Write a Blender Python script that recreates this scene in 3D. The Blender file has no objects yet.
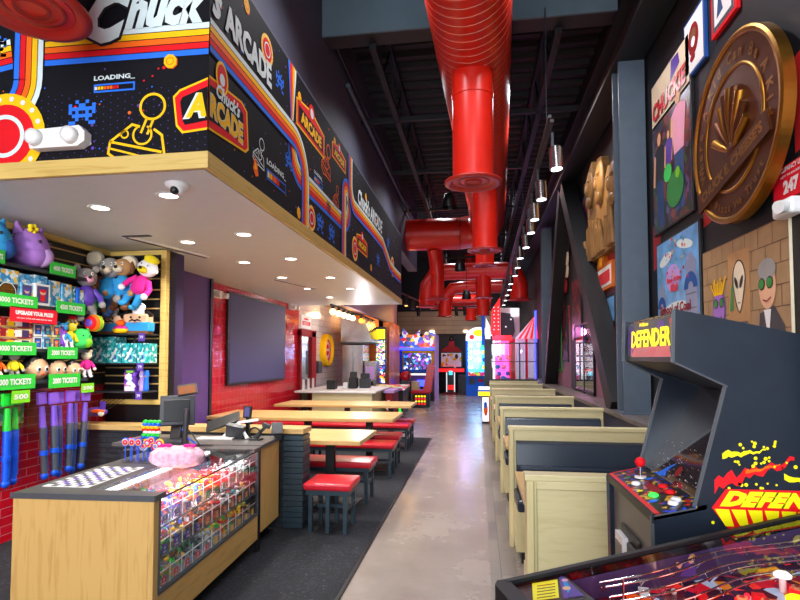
import bpy, math, random
from math import sin, cos, pi, radians, atan, tan, sqrt
from mathutils import Matrix, Vector
random.seed(7)
C = bpy.context.scene.collection
SC = bpy.context.scene

# ---------------------------------------------------------------- camera
cam_d = bpy.data.cameras.new('camera'); cam = bpy.data.objects.new('camera', cam_d); C.objects.link(cam)
cam_d.sensor_width = 36; cam_d.lens = 530/800*36; cam_d.clip_start = .05; cam_d.clip_end = 200
TH = atan(23/530); PS = atan(78*cos(TH)/530)
cam.location = (0, 0, 1.58); cam.rotation_euler = (pi/2+TH, 0, PS); cam_d.shift_y = 35/800
SC.camera = cam
# ---------------------------------------------------------------- world and light
SC.view_settings.view_transform = 'Standard'; SC.view_settings.look = 'None'
SC.view_settings.gamma = 1; SC.view_settings.use_curve_mapping = False
SC.view_settings.exposure = 0.55
SC.cycles.transparent_max_bounces = 32
W = bpy.data.worlds.new('world'); SC.world = W; W.use_nodes = True
wb = W.node_tree.nodes['Background']; wb.inputs[0].default_value = (.75, .87, 1, 1); wb.inputs[1].default_value = 1.6
def light(name, kind, loc, energy, col=(1, 1, 1), size=.2, sizey=None, rot=(0, 0, 0), spot=None, blend=.5):
    d = bpy.data.lights.new(name, kind); d.energy = energy; d.color = col
    if kind == 'AREA':
        d.size = size
        if sizey: d.shape = 'RECTANGLE'; d.size_y = sizey
    elif kind == 'SPOT':
        d.spot_size = radians(spot); d.spot_blend = blend; d.shadow_soft_size = size
    else: d.shadow_soft_size = size
    o = bpy.data.objects.new(name, d); o.location = loc; o.rotation_euler = rot; C.objects.link(o); return o
# daylight coming in through the storefront behind the camera
light('storefront_daylight', 'AREA', (-1.2, -3.6, 2.9), 330, (.86, .93, 1), 5.4, 4.6, (radians(90), 0, 0))
# added fill lights for the hall, no real fixtures (above the picture and along the aisle)
light('hall_fill', 'AREA', (.2, 1.2, 5.3), 60, (.93, .95, 1), .8, 1.6)
for y, e in ((4.4, 110), (7.6, 120), (10.8, 130), (14.2, 95), (18, 110), (21.6, 150)):
    for x in (-.95, .72): light('hall_fill_spot', 'SPOT', (x, y, 5.3 if y < 12 else 5.95), e, (.93, .95, 1), .12, spot=150, blend=1)
light('left_tile_fill', 'AREA', (-2.7, -.8, 2.1), 14, (.92, .96, 1), 1.6, 1.6, (radians(86), 0, radians(10)))  # added fill for the dark red tile, not a window of its own
light('prize_wall_fill', 'SPOT', (-3.1, .9, 2.5), 170, (1, .97, .94), .15, spot=64, blend=.6, rot=(radians(70), 0, radians(13)))  # added lamp to brighten the red tile, no real fixture

# ---------------------------------------------------------------- materials
MATS = {}
def nt(name):
    m = bpy.data.materials.new(name); m.use_nodes = True; n = m.node_tree
    return m, n, n.nodes['Principled BSDF']
def lin(c): return tuple((x/12.92 if x <= .04045 else ((x+.055)/1.055)**2.4) for x in c)
def hx(s): return lin(tuple(int(s[i:i+2], 16)/255 for i in (0, 2, 4)))
def plain(name, col, rough=.5, metal=0, emit=0, spec=.5, ecol=None, coat=0, noise=.06, nscale=8):
    if name in MATS: return name
    m, n, b = nt(name); c = hx(col) if isinstance(col, str) else col
    b.inputs['Roughness'].default_value = rough; b.inputs['Metallic'].default_value = metal
    b.inputs['Specular IOR Level'].default_value = spec; b.inputs['Coat Weight'].default_value = coat
    if noise:
        tc = n.nodes.new('ShaderNodeTexCoord'); nz = n.nodes.new('ShaderNodeTexNoise'); nz.inputs['Scale'].default_value = nscale
        nz.inputs['Detail'].default_value = 3
        r = n.nodes.new('ShaderNodeValToRGB'); r.color_ramp.elements[0].position = .3; r.color_ramp.elements[1].position = .7
        r.color_ramp.elements[0].color = tuple(x*(1-noise) for x in c)+(1,); r.color_ramp.elements[1].color = tuple(min(1, x*(1+noise)) for x in c)+(1,)
        n.links.new(tc.outputs['Object'], nz.inputs['Vector']); n.links.new(nz.outputs['Fac'], r.inputs['Fac']); n.links.new(r.outputs['Color'], b.inputs['Base Color'])
    else: b.inputs['Base Color'].default_value = c+(1,)
    if emit:
        b.inputs['Emission Color'].default_value = (hx(ecol) if ecol else c)+(1,); b.inputs['Emission Strength'].default_value = emit
    MATS[name] = m; return name
def ramp(n, fac, stops, interp='LINEAR'):
    r = n.nodes.new('ShaderNodeValToRGB'); cr = r.color_ramp; cr.interpolation = interp
    while len(cr.elements) < len(stops): cr.elements.new(.5)
    for e, (p, c) in zip(cr.elements, stops): e.position = p; e.color = (hx(c) if isinstance(c, str) else c)+(1,)
    n.links.new(fac, r.inputs['Fac']); return r.outputs['Color']
def mapping(n, scale=(1, 1, 1), rot=(0, 0, 0)):
    tc = n.nodes.new('ShaderNodeTexCoord'); mp = n.nodes.new('ShaderNodeMapping')
    mp.inputs['Scale'].default_value = scale; mp.inputs['Rotation'].default_value = rot
    n.links.new(tc.outputs['Object'], mp.inputs['Vector']); return mp.outputs['Vector']
def wood(name, c1, c2, scale=(14, 14, 1.2), rough=.4, bump=0):
    m, n, b = nt(name); v = mapping(n, scale)
    nz = n.nodes.new('ShaderNodeTexNoise'); nz.inputs['Scale'].default_value = 2.2; nz.inputs['Detail'].default_value = 5; nz.inputs['Distortion'].default_value = 1.6
    n.links.new(v, nz.inputs['Vector'])
    n.links.new(ramp(n, nz.outputs['Fac'], [(.32, c2), (.5, c1), (.72, c1)]), b.inputs['Base Color'])
    b.inputs['Roughness'].default_value = rough; MATS[name] = m; return name
def tile(name, c1, c2, grout, w, h, plane, rough=.1, mortar=.004, offset=.5, bumpn=.25, bscale=7):
    # plane: 'YZ', 'XZ' or 'XY'
    m, n, b = nt(name)
    tc = n.nodes.new('ShaderNodeTexCoord'); sp = n.nodes.new('ShaderNodeSeparateXYZ'); cb = n.nodes.new('ShaderNodeCombineXYZ')
    gm = n.nodes.new('ShaderNodeNewGeometry')
    n.links.new(gm.outputs['Position'], sp.inputs[0]); n.links.new(sp.outputs[plane[0]], cb.inputs['X']); n.links.new(sp.outputs[plane[1]], cb.inputs['Y'])
    br = n.nodes.new('ShaderNodeTexBrick'); br.offset = offset
    br.inputs['Scale'].default_value = 1; br.inputs['Brick Width'].default_value = w; br.inputs['Row Height'].default_value = h
    br.inputs['Mortar Size'].default_value = mortar; br.inputs['Mortar Smooth'].default_value = .1
    br.inputs['Color1'].default_value = hx(c1)+(1,); br.inputs['Color2'].default_value = hx(c2)+(1,); br.inputs['Mortar'].default_value = hx(grout)+(1,)
    n.links.new(cb.outputs[0], br.inputs['Vector']); n.links.new(br.outputs['Color'], b.inputs['Base Color'])
    nz = n.nodes.new('ShaderNodeTexNoise'); nz.inputs['Scale'].default_value = bscale; n.links.new(gm.outputs['Position'], nz.inputs['Vector'])
    mx = n.nodes.new('ShaderNodeMath'); mx.operation = 'MULTIPLY_ADD'; mx.inputs[1].default_value = -.6
    n.links.new(br.outputs['Fac'], mx.inputs[0]); n.links.new(nz.outputs['Fac'], mx.inputs[2])
    bp = n.nodes.new('ShaderNodeBump'); bp.inputs['Strength'].default_value = bumpn; bp.inputs['Distance'].default_value = .01
    n.links.new(mx.outputs[0], bp.inputs['Height']); n.links.new(bp.outputs['Normal'], b.inputs['Normal'])
    b.inputs['Roughness'].default_value = rough; MATS[name] = m; return name
def clear(name, tint=(1, 1, 1), gloss=.12, rough=.02):
    m = bpy.data.materials.new(name); m.use_nodes = True; n = m.node_tree; n.nodes.clear()
    o = n.nodes.new('ShaderNodeOutputMaterial'); t = n.nodes.new('ShaderNodeBsdfTransparent'); g = n.nodes.new('ShaderNodeBsdfGlossy')
    t.inputs['Color'].default_value = tint+(1,); g.inputs['Roughness'].default_value = rough
    fr = n.nodes.new('ShaderNodeLayerWeight'); pw = n.nodes.new('ShaderNodeMath'); pw.operation = 'POWER'; pw.inputs[1].default_value = 4
    n.links.new(fr.outputs['Facing'], pw.inputs[0])
    mm = n.nodes.new('ShaderNodeMath'); mm.operation = 'MULTIPLY_ADD'; mm.inputs[1].default_value = .75; mm.inputs[2].default_value = .02+gloss*.3; n.links.new(pw.outputs[0], mm.inputs[0])
    mx = n.nodes.new('ShaderNodeMixShader'); n.links.new(mm.outputs[0], mx.inputs[0]); n.links.new(t.outputs[0], mx.inputs[1]); n.links.new(g.outputs[0], mx.inputs[2])
    n.links.new(mx.outputs[0], o.inputs[0]); MATS[name] = m; return name
def busy(name, cols, scale=12, rough=.35, emit=0, kind='vor', stretch=(1, 1, 1)):
    """many coloured print: voronoi cells in a palette"""
    m, n, b = nt(name); v = mapping(n, stretch)
    t = n.nodes.new('ShaderNodeTexVoronoi'); t.inputs['Scale'].default_value = scale; n.links.new(v, t.inputs['Vector'])
    bw = n.nodes.new('ShaderNodeSeparateColor'); n.links.new(t.outputs['Color'], bw.inputs[0])
    k = len(cols); c = ramp(n, bw.outputs[0], [(i/k, q) for i, q in enumerate(cols)], 'CONSTANT')
    n.links.new(c, b.inputs['Base Color']); b.inputs['Roughness'].default_value = rough
    if emit: n.links.new(c, b.inputs['Emission Color']); b.inputs['Emission Strength'].default_value = emit
    MATS[name] = m; return name

wood('oak', 'd0a660', 'c09450', (10, 10, .9), .42)
wood('oak_y', 'd0a660', 'c09450', (10, 1, 10), .42)
wood('oak_h', 'c8a266', 'b38c50', (1.2, 12, 12), .32)
wood('trim_wood', 'd2b263', 'bf9a4c', (.8, .8, 14), .45)
wood('ash', 'd0c08c', 'c4b27c', (9, 9, 1.0), .4)
wood('ash_h', 'd2c493', 'c8b886', (1.4, 10, 10), .42)
wood('ledge_wood', '6f625c', '40363a', (9, .9, 9), .35)
tile('red_tile', 'd8142a', 'c80f22', 'd8707a', .25, .075, 'YZ', .12, .0035, .5, .3)
tile('red_tile_square', 'd0142a', 'c01024', 'e05a68', .13, .13, 'YZ', .07, .004, 0, .7, 9)
tile('white_tile', 'd8cdc6', 'cbbfba', '9a8d88', .15, .15, 'YZ', .09, .004, 0, .5, 9)
tile('black_brick', '2b2e33', '1d1f24', '0c0c0e', .4, .05, 'XZ', .5, .004, .5, .8, 20)
tile('dark_brick_wall', '2c2421', '1e1816', '0f0c0b', .4, .12, 'XZ', .6, .01, .5, .6)
tile('plank_tile', '6d6560', '8a8078', '4c4643', .5, .16, 'YX', .35, .003, .5, .1)
tile('far_plank', 'b08e6c', 'a3815f', '7a5c42', 3, .22, 'XZ', .6, .01, .5, .3)
# polished concrete
m, n, b = nt('concrete'); v = mapping(n)
n1 = n.nodes.new('ShaderNodeTexNoise'); n1.inputs['Scale'].default_value = 1.4; n1.inputs['Detail'].default_value = 8; n1.inputs['Roughness'].default_value = .65; n.links.new(v, n1.inputs['Vector'])
n.links.new(ramp(n, n1.outputs['Fac'], [(.3, '857a72'), (.5, '91857c'), (.7, '9e9288')]), b.inputs['Base Color'])
n.links.new(ramp(n, n1.outputs['Fac'], [(.3, (.22,)*3), (.7, (.3,)*3)]), b.inputs['Roughness']); MATS['concrete'] = m
# carpet
m, n, b = nt('carpet'); v = mapping(n)
n1 = n.nodes.new('ShaderNodeTexNoise'); n1.inputs['Scale'].default_value = 26; n1.inputs['Detail'].default_value = 6; n1.inputs['Distortion'].default_value = 2; n.links.new(v, n1.inputs['Vector'])
n.links.new(ramp(n, n1.outputs['Fac'], [(.40, '121318'), (.58, '1d1e25'), (.74, '42444c')]), b.inputs['Base Color']); b.inputs['Roughness'].default_value = .95; MATS['carpet'] = m
# red duct with spiral seams
m, n, b = nt('duct_red'); v = mapping(n, (1, 1, 1), (0, 0, .12))
wv = n.nodes.new('ShaderNodeTexWave'); wv.bands_direction = 'Y'; wv.inputs['Scale'].default_value = 2.6; wv.inputs['Distortion'].default_value = 0; n.links.new(v, wv.inputs['Vector'])
rr = ramp(n, wv.outputs['Fac'], [(0, (0,)*3), (.955, (0,)*3), (.985, (1,)*3)])
bp = n.nodes.new('ShaderNodeBump'); bp.inputs['Strength'].default_value = .8; bp.inputs['Distance'].default_value = .02; n.links.new(rr, bp.inputs['Height']); n.links.new(bp.outputs[0], b.inputs['Normal'])
mx = n.nodes.new('ShaderNodeMix'); mx.data_type = 'RGBA'; mx.inputs[6].default_value = hx('d0200e')+(1,); mx.inputs[7].default_value = hx('e58a6c')+(1,)
n.links.new(rr, mx.inputs[0]); n.links.new(mx.outputs[2], b.inputs['Base Color']); b.inputs['Roughness'].default_value = .34; MATS['duct_red'] = m
plain('pipe_red', 'cf1f10', .33, noise=.05)
plain('diffuser_red', 'a81e16', .4)
plain('ceiling_white', 'd2d6d8', .42, noise=.02)
plain('deck_black', '16151b', .6); plain('steel_black', '0b0b0f', .55); plain('beam_blue', '5a6a74', .5, noise=.08, nscale=3)
plain('flange_brown', '2a2224', .6); plain('wall_dark', '4a4c5c', .7); plain('wall_black', '0f0f14', .55)
plain('column_steel', '4c5864', .42); plain('wall_purple', '5e4088', .55); plain('purple_dark', '3c2a58', .6)
plain('mural_black', '0d0d13', .75, spec=.2, noise=.1); plain('black', '0e0e11', .4); plain('black_gloss', '08080b', .12)
plain('charcoal', '2e3036', .45); plain('laminate', '55504e', .35); plain('laminate_edge', '4c5054', .3)
plain('white', 'e8e6e2', .4, noise=.02); plain('offwhite', 'dbe8e6', .7, spec=.25); plain('paper', 'f0efec', .6, noise=.02)
plain('red', 'e0101c', .7, spec=.25); plain('dark_red', '8e1018', .6, spec=.3); plain('orange', 'ff6a10', .7, spec=.25); plain('yellow', 'ffc208', .7, spec=.25); plain('blue', '2a72e6', .7, spec=.25)
plain('bright_yellow', 'fff200', .4, noise=0); plain('vinyl_red', 'c9182a', .3); plain('vinyl_navy', '1b2636', .3)
plain('green_sign', '2fc43c', .4); plain('lime_sign', '7ed321', .4); plain('red_sign', 'e3182c', .4); plain('purple_sign', '5c3aa6', .4)
plain('steel', 'b8b4b0', .22, 1); plain('steel_blue', '30404a', .35, .2); plain('chrome', 'dcdce0', .12, 1)
plain('gold', 'a8782e', .38, 1, noise=.15); plain('gold_bright', 'e8c05a', .25, 1); plain('bronze', '5e3418', .42, .7, noise=.2, nscale=5)
plain('skin', 'e8b48c', .6); plain('plush_purple', 'a874c8', .95); plain('plush_lilac', 'c29ad8', .95); plain('plush_blue', '3a8ac0', .95); plain('plush_navy', '1f4f96', .95)
plain('plush_grey', '9a948e', .95); plain('plush_pink', 'f0a8c0', .95); plain('plush_tan', 'b98a58', .95); plain('plush_brown', '7c4c28', .95); plain('plush_cream', 'ead8b8', .95)
plain('plush_sky', '2f9ad8', .9); plain('plush_yellow', 'f2d81c', .9); plain('plush_magenta', 'e0208c', .9); plain('plush_white', 'eeeaf0', .95); plain('plush_green', '3ccf5c', .9); plain('denim', '2b4a78', .9)
plain('pink_fur', 'e8aebe', 1, noise=.35, nscale=30); plain('toy_blue', '1560e8', .4); plain('toy_grey', '55575c', .5); plain('toy_green', '20d83a', .4); plain('toy_violet', '8a5ad0', .3)
plain('wood_relief', '8e6838', .5, noise=.3, nscale=5); plain('pink_neon_wash', '8a5a68', .6, noise=.15, nscale=2); plain('mural_red', 'b01c1c', .5)
plain('lamp_white', 'ffffff', .5, emit=7, noise=0, ecol='fff4e6'); plain('lamp_cool', 'ffffff', .5, emit=3.5, noise=0, ecol='eef6ff'); plain('bulb_glow', 'fff2d0', .5, emit=5, noise=0, ecol='ffe2a8')
plain('bulb_amber', 'ffb040', .5, emit=4, noise=0, ecol='ff9a20'); plain('orange_wall', 'd8701a', .35, .3, noise=.3, nscale=2)
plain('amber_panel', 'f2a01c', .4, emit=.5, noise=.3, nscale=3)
plain('screen_off', '464478', .6, noise=.03); plain('screen_reflection', '3a3436', .07, spec=1, coat=1)  # arcade screen: brown-grey base colour stands in for reflections
plain('neon_magenta', 'f060d8', .4, emit=1, noise=0); plain('neon_blue', '3040ff', .4, emit=3, noise=0); plain('neon_red', 'ff1020', .4, emit=2.2, noise=0); plain('lit_white', 'f4f4f4', .4, emit=.6, noise=0)
plain('lit_yellow', 'ffe000', .4, emit=1.0, noise=0); plain('lit_cyan', '40d0f0', .4, emit=1.3, noise=0); plain('lit_red', 'f01818', .4, emit=.8, noise=0); plain('lit_green', '30d040', .4, emit=1, noise=0)
plain('purple_lit', '5a3c98', .5); plain('teal', '20a0a0', .45); plain('brick_poster', 'a8865c', .5, noise=.12); plain('brick_line', '6c4c34', .5)
plain('sky_poster', '6aa8dc', .35, noise=.3, nscale=6); plain('tower_grey', '8c96b4', .4); plain('green', '2f8a3c', .5); plain('orange_sticker', 'e87818', .5)
plain('cabinet_side', '1f2631', .25, noise=.1); plain('art_red', 'e8141c', .3); plain('coin_panel', '6c6660', .4)  # cabinet side: raised bluish base holds the storefront window's reflection
clear('glass'); clear('clear_plastic', (.96, .97, .98), .1, .08); clear('smoked', (.55, .55, .6), .3); clear('film', (.9, .93, .98), .12, .12)
busy('toys_warm', ['e02020', 'f2c418', '2060e0', '20b040', 'f08020', 'f0f0f0', 'e040a0'], 40)
busy('stars', ['14141b']*14+['24304e'], 60, .4)
busy('arcade_screen', ['10182c', '2040a0', '30a0e0', 'e8e8f8', 'a030c0', '102060', '181830', '182858'], 13, .3, .7)
busy('marquee_art', ['f2e040', 'e83030', '3060e0', 'e8f0ff', '9050d0', 'f08020', '405080'], 9, .3, .45)
busy('menu_art', ['2060d0', 'f0e060', 'f0f4ff', '30a060', 'e04060', '101840'], 22, .3, 1.6, stretch=(1, 1, 1.6))
busy('shelf_lights', ['f03050', 'f0f0f0', '30c0f0', '4050e0', 'f0a020', '20242c', '20242c'], 16, .3, 1.3)
busy('box_print', ['5ab4e0', 'e8f0f0', 'f0c040', '3888c0', 'd8e4ec', '7cc4ea', '5ab4e0'], 34)
busy('box_print_teal', ['20b0b0', 'e0f4f4', '108890', '40c8c8', '1898a0', '60d0d0'], 45)
busy('box_print_red', ['8c1830', 'd8b070', 'e8e0d0', '501020', 'f0a040'], 22, stretch=(1, .35, 2.5))
busy('box_print_purple', ['6a30b0', '3a1a70', 'e060c0', 'f0f0f0', '9050e0'], 18)
busy('box_print_green', ['4aa040', 'f0e0a0', 'e06030', '60c0a0', 'd8a050'], 20)
busy('comic', ['2a2038', '4a5a30', '203824', '5c2c2c', '3c304c', '803c34', '2c2c48', '1c1824', '60507a'], 15, .3)
busy('comic_red', ['3c1014', '1c1220', '802830', '2c1a34', '904048', '141018'], 14, .3)
busy('playfield', ['c01020', '300818', 'e83020', '301030', 'c87820', '200a20', 'a0b0c8', '801828', '500c18'], 26, .25, .3)
busy('rainbow', ['f02060', 'f8a020', 'f8f020', '30c040', '30a0f0', '9040d0'], 10, .8, stretch=(1, 1, 3))
busy('candy', ['f03080', 'f8e020', '40c8f0', '50d040', 'ffffff', 'f07020'], 55, .4)
busy('airhockey', ['f04020', '40e030', 'f0e020', 'f8f8f0', 'e02080'], 7, .3, .25)
busy('control_art', ['0c0c10', '0c0c10', '0c0c10', '1838c8', '0c0c10', '0c0c10', 'c01818', '141420', 'd8b020', '0c0c10'], 60, .3)

# ---------------------------------------------------------------- mesh helpers
class MB:
    def __init__(s, M=None): s.v = []; s.f = []; s.m = []; s.sm = []; s.M = M or Matrix.Identity(4); s.names = []
    def mi(s, m):
        if m not in s.names: s.names.append(m)
        return s.names.index(m)
    def add(s, vs, fs, m, smooth=False):
        o = len(s.v); s.v += [s.M @ Vector(v) for v in vs]
        k = s.mi(m)
        for f in fs: s.f.append([i+o for i in f]); s.m.append(k); s.sm.append(smooth)
        return s
    def box(s, x0, x1, y0, y1, z0, z1, m):
        v = [(x0, y0, z0), (x1, y0, z0), (x1, y1, z0), (x0, y1, z0), (x0, y0, z1), (x1, y0, z1), (x1, y1, z1), (x0, y1, z1)]
        return s.add(v, [(0, 3, 2, 1), (4, 5, 6, 7), (0, 1, 5, 4), (1, 2, 6, 5), (2, 3, 7, 6), (3, 0, 4, 7)], m)
    def obox(s, c, half, rot, m):
        """box centred at c with half sizes, rot = euler xyz"""
        R = Matrix.Translation(c) @ Matrix.Rotation(rot[2], 4, 'Z') @ Matrix.Rotation(rot[1], 4, 'Y') @ Matrix.Rotation(rot[0], 4, 'X')
        a, b, c2 = half; v = [R @ Vector((x*a, y*b, z*c2)) for z in (-1, 1) for y in (-1, 1) for x in (-1, 1)]
        return s.add(v, [(0, 2, 3, 1), (4, 5, 7, 6), (0, 1, 5, 4), (2, 6, 7, 3), (0, 4, 6, 2), (1, 3, 7, 5)], m)
    def bar(s, p0, p1, w, h, m):
        """rectangular bar between two points"""
        p0 = Vector(p0); p1 = Vector(p1); d = (p1-p0).normalized(); up = Vector((0, 0, 1)) if abs(d.z) < .95 else Vector((0, 1, 0))
        a = d.cross(up).normalized()*w/2; b = a.cross(d).normalized()*h/2
        v = [p+i*a+j*b for p in (p0, p1) for i, j in ((-1, -1), (1, -1), (1, 1), (-1, 1))]
        return s.add(v, [(0, 1, 2, 3), (7, 6, 5, 4), (0, 4, 5, 1), (1, 5, 6, 2), (2, 6, 7, 3), (3, 7, 4, 0)], m)
    def tube(s, pts, r, m, seg=14, caps=True, smooth=True):
        P = [Vector(p) for p in pts]; n = len(P); rs = r if isinstance(r, (list, tuple)) else [r]*n
        rings = []; prev = None
        for i, p in enumerate(P):
            d = (P[min(i+1, n-1)]-P[max(i-1, 0)])
            d = d.normalized() if d.length > 1e-9 else Vector((0, 0, 1))
            if prev is None:
                a = d.orthogonal().normalized()
                if abs(d.z) < .9: a = d.cross(Vector((0, 0, 1))).normalized()
            else:
                a = prev-d*prev.dot(d); a = a.normalized() if a.length > 1e-6 else d.orthogonal().normalized()
            prev = a; b = d.cross(a)
            rings.append([p+rs[i]*(cos(2*pi*k/seg)*a+sin(2*pi*k/seg)*b) for k in range(seg)])
        v = [q for R in rings for q in R]; f = []
        for i in range(n-1):
            for k in range(seg): f.append((i*seg+k, i*seg+(k+1) % seg, (i+1)*seg+(k+1) % seg, (i+1)*seg+k))
        s.add(v, f, m, smooth)
        if caps: s.add(rings[0], [tuple(reversed(range(seg)))], m); s.add(rings[-1], [tuple(range(seg))], m)
        return s
    def cyl(s, p0, p1, r, m, seg=20, r2=None): return s.tube([p0, p1], [r, r if r2 is None else r2], m, seg)
    def sph(s, c, r, m, seg=14, rings=9, rot=None):
        r = (r, r, r) if not isinstance(r, (tuple, list)) else r; v = []; f = []
        R = Matrix.Identity(3) if rot is None else (Matrix.Rotation(rot[2], 3, 'Z') @ Matrix.Rotation(rot[1], 3, 'Y') @ Matrix.Rotation(rot[0], 3, 'X'))
        for i in range(rings+1):
            t = pi*i/rings
            for k in range(seg): v.append(Vector(c)+R @ Vector((r[0]*sin(t)*cos(2*pi*k/seg), r[1]*sin(t)*sin(2*pi*k/seg), r[2]*cos(t))))
        for i in range(rings):
            for k in range(seg): f.append((i*seg+k, (i+1)*seg+k, (i+1)*seg+(k+1) % seg, i*seg+(k+1) % seg))
        return s.add(v, f, m, True)
    def lathe(s, prof, c, m, axis='Z', seg=28, smooth=True):
        """profile [(r, h)] about an axis through c"""
        v = []; f = []; n = len(prof)
        for r, h in prof:
            for k in range(seg):
                a = 2*pi*k/seg; x, y = r*cos(a), r*sin(a)
                q = {'Z': (x, y, h), 'X': (h, x, y), 'Y': (x, h, y)}[axis]; v.append(Vector(c)+Vector(q))
        for i in range(n-1):
            for k in range(seg): f.append((i*seg+k, i*seg+(k+1) % seg, (i+1)*seg+(k+1) % seg, (i+1)*seg+k))
        return s.add(v, f, m, smooth)
    def prism(s, pts, a0, a1, m, axis='Y', cm=None):
        """polygon pts in the two other axes, extruded along axis"""
        def q(p, a): return {'Y': (p[0], a, p[1]), 'X': (a, p[0], p[1]), 'Z': (p[0], p[1], a)}[axis]
        n = len(pts); v = [q(p, a0) for p in pts]+[q(p, a1) for p in pts]
        s.add(v, [(i, (i+1) % n, n+(i+1) % n, n+i) for i in range(n)], m)
        s.add([q(p, a0) for p in pts], [tuple(range(n))], cm or m); s.add([q(p, a1) for p in pts], [tuple(reversed(range(n)))], cm or m)
        return s
    def build(s, name, parent=None, bev=0, sub=0, base=None, kind=None, label=None, solid=0):
        me = bpy.data.meshes.new(name); vs = s.v; off = Vector((0, 0, 0))
        if parent is not None:
            off = WORLD.get(parent.name, Vector((0, 0, 0)))
        elif base is not None: off = Vector(base)
        else:
            lo = [min(v[i] for v in vs) for i in range(3)]; hi = [max(v[i] for v in vs) for i in range(3)]
            off = Vector(((lo[0]+hi[0])/2, (lo[1]+hi[1])/2, lo[2]))
        me.from_pydata([tuple(v-off) for v in vs], [], s.f)
        for n_ in s.names: me.materials.append(MATS[n_])
        me.polygons.foreach_set('material_index', s.m); me.polygons.foreach_set('use_smooth', s.sm); me.update()
        o = bpy.data.objects.new(name, me); C.objects.link(o)
        if parent is not None: o.parent = parent; WORLD[o.name] = off
        else: o.location = off; WORLD[o.name] = off
        if bev:
            b = o.modifiers.new('bevel', 'BEVEL'); b.width = bev; b.segments = 2; b.limit_method = 'ANGLE'; b.angle_limit = radians(50)
        if sub: q = o.modifiers.new('sub', 'SUBSURF'); q.levels = q.render_levels = sub
        if kind: o['kind'] = kind
        if label: o['label'] = label
        return o
WORLD = {}
def tag(o, label, cat, group=None, kind=None):
    o['label'] = label; o['category'] = cat
    if group: o['group'] = group
    if kind: o['kind'] = kind
    return o
def thing(name, label, cat, loc=(0, 0, 0), rotz=0, group=None, world=True):
    """Empty at the base of a thing; world=True: its parts are given in world coordinates"""
    o = bpy.data.objects.new(name, None); C.objects.link(o); o.location = loc; o.rotation_euler = (0, 0, rotz); o.empty_display_size = .1
    WORLD[o.name] = Vector(loc) if world else Vector((0, 0, 0))
    return tag(o, label, cat, group)
def struct(mb, name, parent=None, **k):
    return mb.build(name, parent, kind='structure' if parent is None else None, **k)
def dup(root, loc, rotz=None, label=None, group=None, scale=None):
    r = root.copy(); C.objects.link(r); r.location = loc
    if rotz is not None: r.rotation_euler = (0, 0, rotz)
    if scale: r.scale = (scale,)*3
    if label: r['label'] = label
    if group: r['group'] = group
    def kids(a, b):
        for ch in list(a.children):
            c = ch.copy(); C.objects.link(c); c.parent = b; kids(ch, c)
    kids(root, r); return r

_tc = {}
def glyphs(txt, bold=0, shear=0):
    k = (txt, bold, shear)
    if k in _tc: return _tc[k]
    cu = bpy.data.curves.new('t', 'FONT'); cu.body = txt; cu.size = 1; cu.offset = bold; cu.shear = shear; cu.resolution_u = 2; cu.fill_mode = 'FRONT'
    o = bpy.data.objects.new('t', cu); C.objects.link(o)
    dg = bpy.context.evaluated_depsgraph_get(); dg.update(); e = o.evaluated_get(dg); me = e.to_mesh()
    vs = [(v.co.x, v.co.y) for v in me.vertices]; fs = [tuple(p.vertices) for p in me.polygons]; e.to_mesh_clear()
    bpy.data.objects.remove(o); bpy.data.curves.remove(cu)
    if not vs: vs = [(0, 0)]
    x0 = min(v[0] for v in vs); x1 = max(v[0] for v in vs); y0 = min(v[1] for v in vs); y1 = max(v[1] for v in vs)
    _tc[k] = (vs, fs, x0, x1, y0, y1); return _tc[k]
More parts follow.
